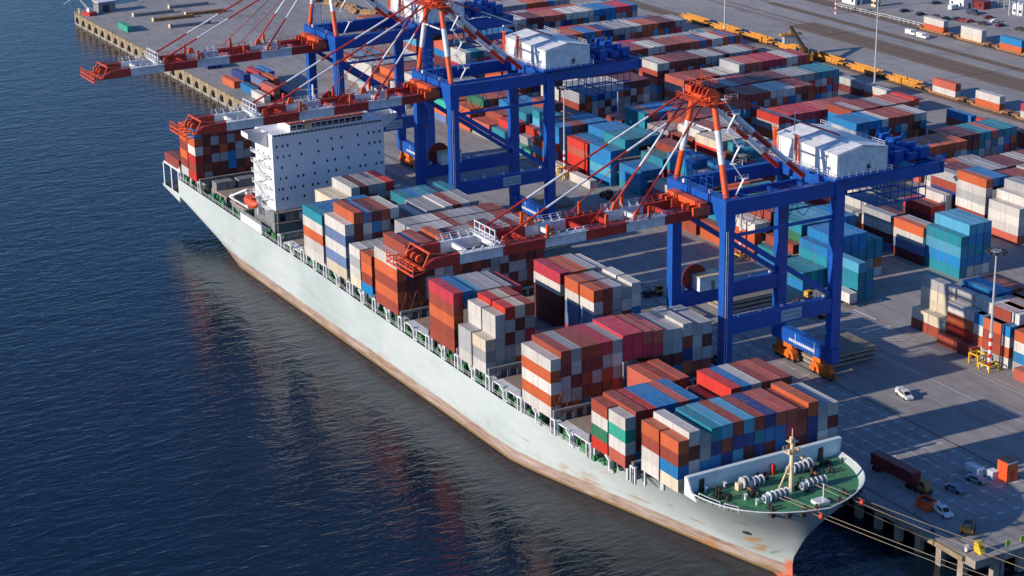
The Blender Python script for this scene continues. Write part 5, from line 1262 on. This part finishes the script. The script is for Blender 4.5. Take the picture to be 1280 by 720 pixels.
car((-280.5, 257.9, 0), rad(10), (.16, .20, .28), 'grey-blue car in shade beside the truck tractor', 'car')
car((-281.6, 264.6, 0), rad(15), (.24, .27, .32), 'dark silver car parked in shade by the white hut', 'car')
for i, (x, y, rz, c, l) in enumerate(((-553, 533.5, 0, (.7, .7, .7), ''),)): pass
car((-625.5, 536.5, 0), rad(4), (.72, .72, .70), 'white van first of two waiting between the tracks', 'van'); car((-618.0, 536.0, 0), rad(4), (.72, .72, .72), 'white van second of two waiting between the tracks', 'van')
lot = [(1086, 16, 0, (.02, .025, .06)), (1131, 15, 1, (.015, .02, .05)), (1150, 19, 2, (.05, .03, .05)), (1170, 22, 0, (.12, .07, .05)), (1181, 24, 1, (.18, .18, .17)), (1196, 25, 2, (.03, .04, .08)), (1203, 27, 0, (.30, .03, .03)),
       (1212, 28, 1, (.35, .09, .06)), (1229, 31, 0, (.05, .03, .03)), (1244, 28, 1, (.7, .7, .7)), (1250, 33, 2, (.12, .02, .03)), (1275, 38, 0, (.07, .05, .03)), (1235, 23, 1, (.25, .06, .05)), (1192, 12, 2, (.62, .68, .7)), (1216, 18, 0, (.04, .06, .10)), (1170, 5, 1, (.02, .03, .08))]
def unproj(X, Y, z=0):
    d = CR.T @ np.array([(X - 640) / FPX, (Y - 360) / FPX, 1]); s_ = (z - CAMZ) / d[2]; return d[0] * s_, d[1] * s_
# positions of the cars in the lot, worked out once from their ground points (metres)
CN2 = ['dark blue', 'navy', 'dark grey-violet', 'brown', 'grey', 'blue-black', 'red', 'orange-red', 'black-brown', 'white', 'maroon', 'olive', 'brick red', 'silver', 'slate', 'dark blue']
lotpos = [unproj(a, b_) for a, b_, _, _ in lot]
for i, ((X, Y, k, c), (x, y)) in enumerate(zip(lot, lotpos)):
    car((x, y, 0), rad((12, 80, 100)[k]), c, f'{CN2[i]} car in the lot beyond the tracks, {ORD_(i + 1)} of the line', 'van' if i in (13, 14) else 'car', 'cars parked beyond the tracks')
def truck():
    t = empty('lorry', (-291.5, 251.5, 0), rad(1.5)); tag(t, 'lorry with a long maroon box trailer and small yellow-brown tractor unit', 'lorry')
    MB().box(-6.9, 6.9, -1.25, 1.25, 1.35, 4.0).build('trailer_box', M_brn, t)
    for i in range(26): MB().box(-6.7 + i * .53, -6.55 + i * .53, -1.3, -1.24, 1.5, 3.9).build('side_rib', M_brn, t)
    t.scale = (.92, .95, .95)
    MB().box(-6.9, 6.9, -.9, .9, 1.0, 1.33).build('trailer_chassis', M_dark, t)
    wheels(t, (-5.9, -4.6, 5.2, 6.3), 1.0, .5, .5)
    MB().box(7.3, 11.2, -1.1, 1.1, .7, 1.2).build('tractor_chassis', M_dark, t)
    cb = MB().prism([(8.9, 1.2), (11.3, 1.2), (11.3, 2.0), (10.6, 3.2), (8.9, 3.2)], 'y', -1.1, .5).build('cab', mat('cab_ochre', (.35, .17, .04), .5, dirt=RUST, dscale=.8), t)
    MB().prism([(9.2, 2.1), (11.0, 2.1), (10.55, 3.0), (9.2, 3.0)], 'y', -1.12, .52).build('window', M_win, cb)
    wheels(t, (7.9, 10.3), 1.05, .55, .4)
truck()
def skip():
    t = empty('orange_skip', (-277.2, 247.6, 0), rad(3)); tag(t, 'open orange skip with dark load standing next to the white pickup', 'skip')
    for (a, b_, c, d) in ((-1.8, 1.8, -1.15, -1.05), (-1.8, 1.8, 1.05, 1.15), (-1.8, -1.7, -1.04, 1.04), (1.7, 1.8, -1.04, 1.04)): MB().box(a, b_, c, d, .15, 2.1).build('side_wall', M_cor, t)
    MB().box(-1.7, 1.7, -1.04, 1.04, .1, 1.7).build('load', M_dark, t); MB().box(-1.6, 1.6, -.9, .9, 0, .12).build('skid', M_dark, t)
skip()
def hut():
    t = empty('orange_cabin', (-279.4, 270.8, 0), rad(2)); tag(t, 'tall bright orange cabin with dark flat roof at the quay end', 'cabin')
    MB().box(-1.4, 1.4, -1.5, 1.5, 0, 4.4).build('wall', M_cor, t); MB().box(-1.55, 1.55, -1.65, 1.65, 4.4, 4.55).build('roof', M_dark, t); MB().box(1.4, 1.46, -.5, .5, .1, 2.2).build('door', M_red, t)
    MB().box(1.4, 1.5, -1.4, 1.4, 4.0, 4.38).build('trim', M_cwh, t)
    t = empty('white_crate', (-284.6, 267.6, 0), rad(0)); tag(t, 'low long white crate lying beside the orange cabin', 'crate')
    MB().box(-2.9, 1.6, -.8, .8, .1, 1.3).build('body', M_white, t); MB().box(-3, 1.7, -.9, .9, 1.3, 1.4).build('lid', M_white, t); MB().box(-2.7, -2.4, -.8, .8, 0, .1).box(1.2, 1.5, -.8, .8, 0, .1).build('runner', M_dark, t)
    t = empty('transformer_box', (-281.3, 268.6, 0)); tag(t, 'small pale blue cabinet between crate and orange cabin', 'cabinet')
    MB().box(-.9, .9, -.8, .8, 0, 1.7).build('body', mat('pale_blue_box', (.45, .52, .62), .5), t); MB().box(-1, 1, -.9, .9, 1.7, 1.8).build('top', M_white, t)
hut()
def forklift(loc, rz, label):
    t = empty('forklift', loc, rz); tag(t, label, 'forklift')
    MB().prism([(-1.4, .4), (1.1, .4), (1.1, 1.2), (-.4, 1.3), (-1.4, 1.6)], 'y', -.75, .75).build('body', M_wyel, t)
    MB().beam((-.9, -.65, 1.5), (-.7, -.65, 2.5), .1).beam((-.9, .65, 1.5), (-.7, .65, 2.5), .1).beam((.8, -.65, 1.2), (.6, -.65, 2.5), .1).beam((.8, .65, 1.2), (.6, .65, 2.5), .1).box(-.8, .7, -.75, .75, 2.5, 2.6).build('overhead_guard', M_dark, t)
    MB().beam((1.3, -.4, .2), (1.3, -.4, 3.2), .14).beam((1.3, .4, .2), (1.3, .4, 3.2), .14).beam((1.3, -.4, 3.1), (1.3, .4, 3.1), .1).beam((1.3, -.4, 1.7), (1.3, .4, 1.7), .1).build('mast', M_dark, t)
    MB().box(1.35, 2.4, -.45, -.3, .15, .22).box(1.35, 2.4, .3, .45, .15, .22).build('fork', M_dark, t); wheels(t, (-.9, .8), .6, .36, .3)
forklift((-264.3, 247.0, 0), rad(35), 'small yellow-brown forklift casting a long shadow near the quay corner')
def yellow_thing():
    t = empty('bollard', (-256.9, 243.5, 0)); tag(t, 'bright yellow leaning mooring hook block at the quay corner', 'mooring hook')
    MB().prism([(-1.1, 0), (1.0, 0), (.6, .8), (-.2, 2.3), (-1.1, 2.2)], 'y', -.6, .6).build('body', M_yel, t); MB().tube([(.3, 0, .8), (.3, 0, 1.5)], .22, 8).build('pin', M_dark, t)
    t = empty('capstan', (-258.6, 241.6, 0)); tag(t, 'small white capstan post beside the yellow mooring hook', 'capstan')
    MB().tube([(0, 0, 0), (0, 0, 1.1), (0, 0, 1.3)], [.35, .3, .5], 10).build('drum', M_white, t); MB().box(-.5, .5, -.5, .5, 0, .1).build('base', M_dark, t)
    for i, y in enumerate((249.6, 253.3)):
        t = empty('marker_board', (-256.0, y, 0)); tag(t, ('lime green marker board at the quay end nearest the corner', 'lime green marker board at the quay end farther from the corner')[i], 'marker board')
        MB().box(-.07, .07, -.5, .5, .3, 1.4).build('board', M_hiv, t); MB().box(-.05, .05, -.06, .06, 0, .3).build('post', M_dark, t)
    for kb, x in enumerate(np.arange(-268, -612, -22.0), 1):
        o = empty('quay_bollard', (x, 241.4, 0)); tag(o, f'squat dark mooring bollard on the quay edge, {ORD_(kb)} from the corner', 'bollard', 'mooring bollards along the quay')
        MB().tube([(0, 0, 0), (0, 0, .5), (0, 0, .75)], [.45, .35, .55], 10).build('post', M_dark, o)
yellow_thing()
def slabs(loc, n, sx, sy, label, rz=0):
    t = empty('hatch_cover_stack', loc, rz)
    tag(t, label, 'hatch covers', 'ship hatch covers stacked under the cranes')
    for i in range(n):
        dx, dy = R.uniform(-.25, .25), R.uniform(-.25, .25)
        h_ = MB().box(-sx / 2 + dx, sx / 2 + dx, -sy / 2 + dy, sy / 2 + dy, .35 + i * 1.15, 1.1 + i * 1.15).build('hatch_cover', M_slab, t)
        MB().box(-sx / 2 + dx - .06, sx / 2 + dx + .06, -sy / 2 + dy - .06, sy / 2 + dy + .06, .38 + i * 1.15, .58 + i * 1.15).build('edge_rim', M_slabe, h_)
        for q in range(4): MB().box(-sx / 2 + dx + .8 + q * (sx - 1.6) / 3 - .2, -sx / 2 + dx + .8 + q * (sx - 1.6) / 3 + .2, -sy / 2 + dy + .3, sy / 2 + dy - .3, i * 1.15 + .02, .35 + i * 1.15).build('bearing_block', M_dark, h_)
slabs((-352.9, 283.6, 0), 3, 12.4, 15.5, 'three weathered grey hatch covers stacked in shade behind the near crane legs')
slabs((-396.5, 288.0, 0), 3, 12.4, 17, 'stack of tan hatch covers between crane and teal containers')
slabs((-396.9, 262.5, 0), 1, 12.4, 22, 'single long brown hatch cover on the apron beside the ship')
slabs((-468, 262.0, 0), 2, 12.4, 24, 'two grey hatch covers under the middle crane'); slabs((-452.5, 264.0, 0), 1, 12.4, 18, 'single tan hatch cover just bow side of the middle crane')
slabs((-499.0, 290, 0), 1, 12.4, 12, 'single grey hatch cover behind the middle crane')
def reach(loc, rz, label, s=1.0):
    t = empty('reach_stacker', loc, rz); tag(t, label, 'reach stacker', 'reach stackers in the yard')
    MB().prism([(-4.2, .8), (3.6, .8), (3.6, 1.6), (.5, 1.9), (-4.2, 2.6)], 'y', -1.6, 1.6).build('chassis', M_wyel, t)
    cb = MB().box(-1.2, .9, -.8, .8, 1.9, 3.9).build('cab', M_wyel, t); MB().box(-1.1, .95, -.84, .84, 2.7, 3.7).build('window', M_win, cb)
    MB().beam((-3.6, 0, 3.2), (6.2, 0, 7.6), .7, .8).build('boom', M_dark, t); MB().beam((-3.6, -.9, 2.2), (-3.6, -.9, 3.4), .5).beam((-3.6, .9, 2.2), (-3.6, .9, 3.4), .5).build('boom_bracket', M_dark, t)
    MB().box(5.6, 6.8, -3.0, 3.0, 5.6, 6.1).beam((6.2, 0, 7.5), (6.2, 0, 6), .5).build('spreader', M_wyel, t); wheels(t, (-3.2, 2.6), 1.5, .85, .7); return t
reach((-611.5, 469.5, 0), rad(168), 'yellow reach stacker with raised dark boom beside the empty wagons').scale = (1.5, 1.5, 1.5)
hb_ = bpy.data.objects.new('container', cmesh(6.06, 2.59)[0]); COL.objects.link(hb_); hb_.location = (-620.7, 471.5, 5.2); hb_.rotation_euler = (0, 0, rad(78)); hb_.color = (.42, .44, .46, 1)
tag(hb_, 'pale grey short container hanging from the reach stacker', 'container')
hd_ = bpy.data.objects.new('door', cmesh(6.06, 2.59)[1]); COL.objects.link(hd_); hd_.parent = hb_; hd_.color = hb_.color
def handler(loc, rz, label, c):
    t = empty('yard_tractor', loc, rz); tag(t, label, 'yard tractor', 'yard tractors on the apron')
    m_ = mat('tractor_%d' % int(c[0] * 100), c, .5, dirt=RUST, dscale=.9)
    MB().box(-2.6, 2.8, -1.1, 1.1, .7, 1.2).build('chassis', M_dark, t); cb = MB().prism([(.9, 1.2), (2.8, 1.2), (2.7, 2.9), (1.0, 2.9)], 'y', -1.0, .4).build('cab', m_, t)
    MB().prism([(1.1, 1.9), (2.85, 1.9), (2.75, 2.7), (1.1, 2.7)], 'y', -1.03, .43).build('window', M_win, cb); MB().box(-2.2, .3, -.7, .7, 1.2, 1.6).build('fifth_wheel', M_dark, t); wheels(t, (-1.6, 1.9), 1.05, .52, .4)
for i, (x, y, rz, l, c) in enumerate(((-364.5, 256.5, 30, 'brown yard tractor waiting in shade between the near crane legs', (.28, .12, .05)), (-412.5, 271.0, 80, 'ochre yard tractor in the shade of the ship stacks', (.42, .26, .06)),
                                      (-392.0, 247.5, 10, 'dark ochre yard tractor close to the ship side', (.30, .14, .05)), (-386, 250.0, 0, 'reddish yard tractor beside the ship amidships', (.38, .10, .05)),
                                      (-377.5, 297.5, 20, 'orange-yellow yard tractor at the foot of the teal stack', (.6, .28, .03)), (-388.0, 301.0, 100, 'yellow yard tractor beside the tan hatch covers', (.62, .36, .03)),
                                      (-494.5, 316.0 - 7.5, 0, 'dark red yard tractor at the end of the white container', (.16, .04, .03)))):
    handler((x, y, 0), rad(rz), l, c)
def trailer(loc, rz, L, c, label, group='chassis trailers on the ground'):
    t = empty('chassis_trailer', loc, rz); tag(t, label, 'trailer', group)
    MB().box(-L / 2, L / 2, -.9, -.6, .9, 1.2).box(-L / 2, L / 2, .6, .9, .9, 1.2).build('chassis_rail', c, t)
    for q in range(6): MB().box(-L / 2 + q * (L - .3) / 5, -L / 2 + q * (L - .3) / 5 + .3, -1.2, 1.2, .92, 1.15).build('crossbar', c, t)
    wheels(t, (-L / 2 + 1, -L / 2 + 2.2), .9, .5, .4); MB().beam((L / 2 - 2, -.8, 0), (L / 2 - 2, -.8, .9), .15).beam((L / 2 - 2, .8, 0), (L / 2 - 2, .8, .9), .15).build('landing_leg', M_dark, t)
trailer((-381.3, 309.6, 0), 0, 7.4, M_dark, 'short dark chassis trailer under a white box at the teal corner stack')
lone2 = bpy.data.objects.new('container', cmesh(6.06, 2.59)[0]); COL.objects.link(lone2); lone2.location = (-381.2, 309.6, 1.22); lone2.color = (.66, .64, .6, 1)
tag(lone2, 'short off-white container riding a chassis beside the teal corner stack', 'container')
dd = bpy.data.objects.new('door', cmesh(6.06, 2.59)[1]); COL.objects.link(dd); dd.parent = lone2; dd.color = lone2.color
k = 0
for (X, Y) in ((192, 18), (217, 24), (236, 8), (257, 17), (238, 32)):
    x, y = unproj(X, Y); k += 1
    t = empty('stacked_flats', (x, y, 0), rad(88)); tag(t, f'long low stack of empty flat racks on the far apron, {ORD_(k)} from the water', 'flat racks', 'flat rack stacks on the far apron')
    for q in range(2): MB().box(-9 + q * 9.2, -.2 + q * 9.2, -1.2, 1.2, 0, 1.3).build('flat_rack', M_grey if k % 2 else M_wrust, t)
    MB().box(-9.4, -9.05, -1.2, 1.2, 0, 1.6).build('end_wall', M_cream, t)
# barge and gear at the far quay corner
def barge():
    t = empty('work_barge', (-868, 296, 0)); tag(t, 'pale blue and white vessel with rust-red deck moored beyond the far quay corner', 'barge')
    MB().prism([(-883, 300), (-879, 296), (-862, 352), (-868, 356)], 'z', -4.5, 2.0).build('hull', mat('barge_blue', (.30, .48, .62), .5, dirt=(.5, .5, .5), dscale=.1), None)
    h_ = [o for o in COL.objects if o.name == 'hull.001'] or [COL.objects[-1]]
    return t
def barge2():
    t = empty('work_barge', (-884, 300, -5.5), rad(70)); tag(t, 'pale blue vessel with rust-red roof moored beyond the far quay corner', 'barge')
    bl = mat('barge_blue', (.32, .50, .64), .5, dirt=(.55, .56, .58), dscale=.12, dpos=(.4, .6))
    MB().prism([(-2, -6), (60, -6), (64, 0), (60, 6), (-2, 6)], 'z', 0, 7.0).build('hull', bl, t)
    MB().prism([(8, -5.4), (58, -5.4), (58, 5.4), (8, 5.4)], 'z', 7.02, 9.0).build('deckhouse', M_white, t)
    MB().prism([(-5.8, 9.0), (5.8, 9.0), (0, 10.6)], 'x', 7, 60).build('roof', mat('barge_roof', (.30, .10, .06), .8), t)
    for i in range(14): MB().box(10 + i * 3.4, 11.6 + i * 3.4, -5.5, -5.38, 7.4, 8.6).build('window', M_dark, t)
barge2()
def shack():
    x, y = unproj(131, 14)
    t = empty('quay_winch_house', (x, y, 0), rad(5)); tag(t, 'small grey winch house with open dark doorway at the far quay corner', 'shed')
    MB().box(-3, 3, -4, 4, 0, 4.6).build('wall', M_grey, t); MB().box(-3.3, 3.3, -4.3, 4.3, 4.6, 4.9).build('roof', M_white, t); MB().box(3.0, 3.08, -2, 1, 0, 3.4).build('doorway', M_dark, t)
    x, y = unproj(112, 19)
    t = empty('deck_crane', (x, y, 0), rad(20)); tag(t, 'small red-based lattice crane folded down at the far quay corner', 'crane')
    MB().box(-2.6, 2.6, -2, 2, 0, 1.6).build('base', M_cred, t); MB().beam((0, 0, 1.6), (-3, -4, 9), .4).beam((.8, .6, 1.6), (-3, -4, 9), .3).beam((-3, -4, 9), (-6, -9, 5.5), .3).build('jib', M_white, t); MB().cbox((0, 0, 2.4), (1.8, 1.6, 1.6)).build('cab', M_white, t)
    x, y = unproj(96, 17)
    t = empty('mooring_post', (x + 1, y + 1, 0)); tag(t, 'pale post on the outermost corner of the far quay', 'post'); MB().tube([(0, 0, 0), (0, 0, 2)], .5, 8).build('post', M_cream, t); MB().tube([(0, 0, 2), (0, 0, 2.3)], .7, 8).build('cap', M_cream, t)
shack()
# log piles
def logs():
    r = random.Random(4); c0 = unproj(402, 1); c1_ = unproj(470, 22); k = 0
    for i in range(11):
        f = i / 10; x = c0[0] + (c1_[0] - c0[0]) * f + r.uniform(-1, 1); y = c0[1] + (c1_[1] - c0[1]) * f + r.uniform(-3, 3)
        t = empty('log_pile', (x, y, 0), rad(r.uniform(-25, 25))); tag(t, f'rough pile of cut tree trunks behind the far crane, {ORD_(i + 1)} of the row', 'log pile', 'log piles behind the far crane')
        for q in range(7): MB().tube([(-2.5, -1.6 + .55 * q + r.uniform(-.1, .1), .4 + (q % 3) * .6), (2.5 + r.random(), -1.6 + .55 * q, .4 + (q % 3) * .6)], .42, 6).build('log', M_logs, t)
logs()
# buildings, substation and scrub beyond the lot
def beyond():
    for i, (X, Y, sx, sy, h, m_, mr, l) in enumerate(((1203, 8, 9, 7, 5, M_white, M_grey, 'small white-walled building beside the car lot'), (1095, 8, 3, 3, 4, M_cream, M_grey, 'little cream gatehouse at the edge of the lot'),
                                                      (1222, 9, 12, 4, 3, M_brn, M_brn, 'row of dark red sheds behind the white building'), (1278, 18, 6, 6, 5, M_white, M_white, 'white cabin beside the substation'), (1065, 4, 9, 4, 3.4, M_white, M_blue, 'white and blue low building beyond the tracks'))):
        x, y = unproj(X, Y); t = empty('small_building', (x, y, 0)); tag(t, l, 'building')
        MB().box(-sx / 2, sx / 2, -sy / 2, sy / 2, 0, h).build('wall', m_, t); MB().box(-sx / 2 - .3, sx / 2 + .3, -sy / 2 - .3, sy / 2 + .3, h, h + .3).build('roof', mr, t)
        MB().box(sx / 2, sx / 2 + .06, -.6, .6, 0, 2.1).build('door', M_dark, t)
        for q in (-1, 1): MB().box(-sx / 2 * .6 * q - .6, -sx / 2 * .6 * q + .6, -sy / 2 - .06, -sy / 2, 1.2, 2.3).build('window', M_win, t)
    r = random.Random(9)
    for i in range(26):
        X, Y = r.uniform(1232, 1290), r.uniform(-6, 22)
        x, y = unproj(X, Y); t = empty('switchgear_frame', (x, y, 0)); tag(t, f'steel gantry frame in the substation behind the car lot, {ORD_(i + 1)} of its cluster', 'gantry', 'substation gantries')
        MB().beam((0, 0, 0), (0, 0, 6 + r.random() * 2), .3).build('post', M_gal, t); MB().beam((0, 4, 0), (0, 4, 6.5), .3).build('post', M_gal, t); MB().beam((0, 0, 6.3), (0, 4, 6.3), .3).build('crossbar', M_gal, t)
        for q in range(3): MB().tube([(0, .8 + q * 1.2, 4.9), (0, .8 + q * 1.2, 6.3)], .22, 6).build('insulator', M_white, t)
    x0, y0 = unproj(1046, 9); x1, y1 = unproj(1010, 3)
    f = empty('yard_fence', (x0, y0, 0)); tag(f, 'low white rail fence beside the banded lamp mast', 'fence')
    b = MB().rail([(0, 0, 0), (30, 2, 0), (60, 3, 0)], 1.6, 3, .14); b.build('rail', M_white, f)
beyond()
def scrub():
    r = random.Random(2); b = MB()
    for i in range(1500):
        X = r.uniform(202, 236); Y = r.uniform(-8, 4); x, y = unproj(X, Y); x -= 14; z = r.uniform(.1, 3.2); s_ = r.uniform(.4, 1.1)
        a = r.uniform(0, 6.28); t_ = r.uniform(-.8, .8); v = Vector((math.cos(a), math.sin(a), t_)) * s_; u = Vector((-math.sin(a), math.cos(a), r.uniform(-.6, .6))) * s_ * .6
        p = Vector((x, y, z)); b.quad([p - v, p + u, p + v, p - u])
    tag(b.build('scrub', M_veg), 'dark green scrub on the bank beyond the far apron', kind='stuff')
scrub()
print('objects', len(bpy.data.objects), 'tris', sum(len(m_.polygons) for m_ in bpy.data.meshes) * 2)
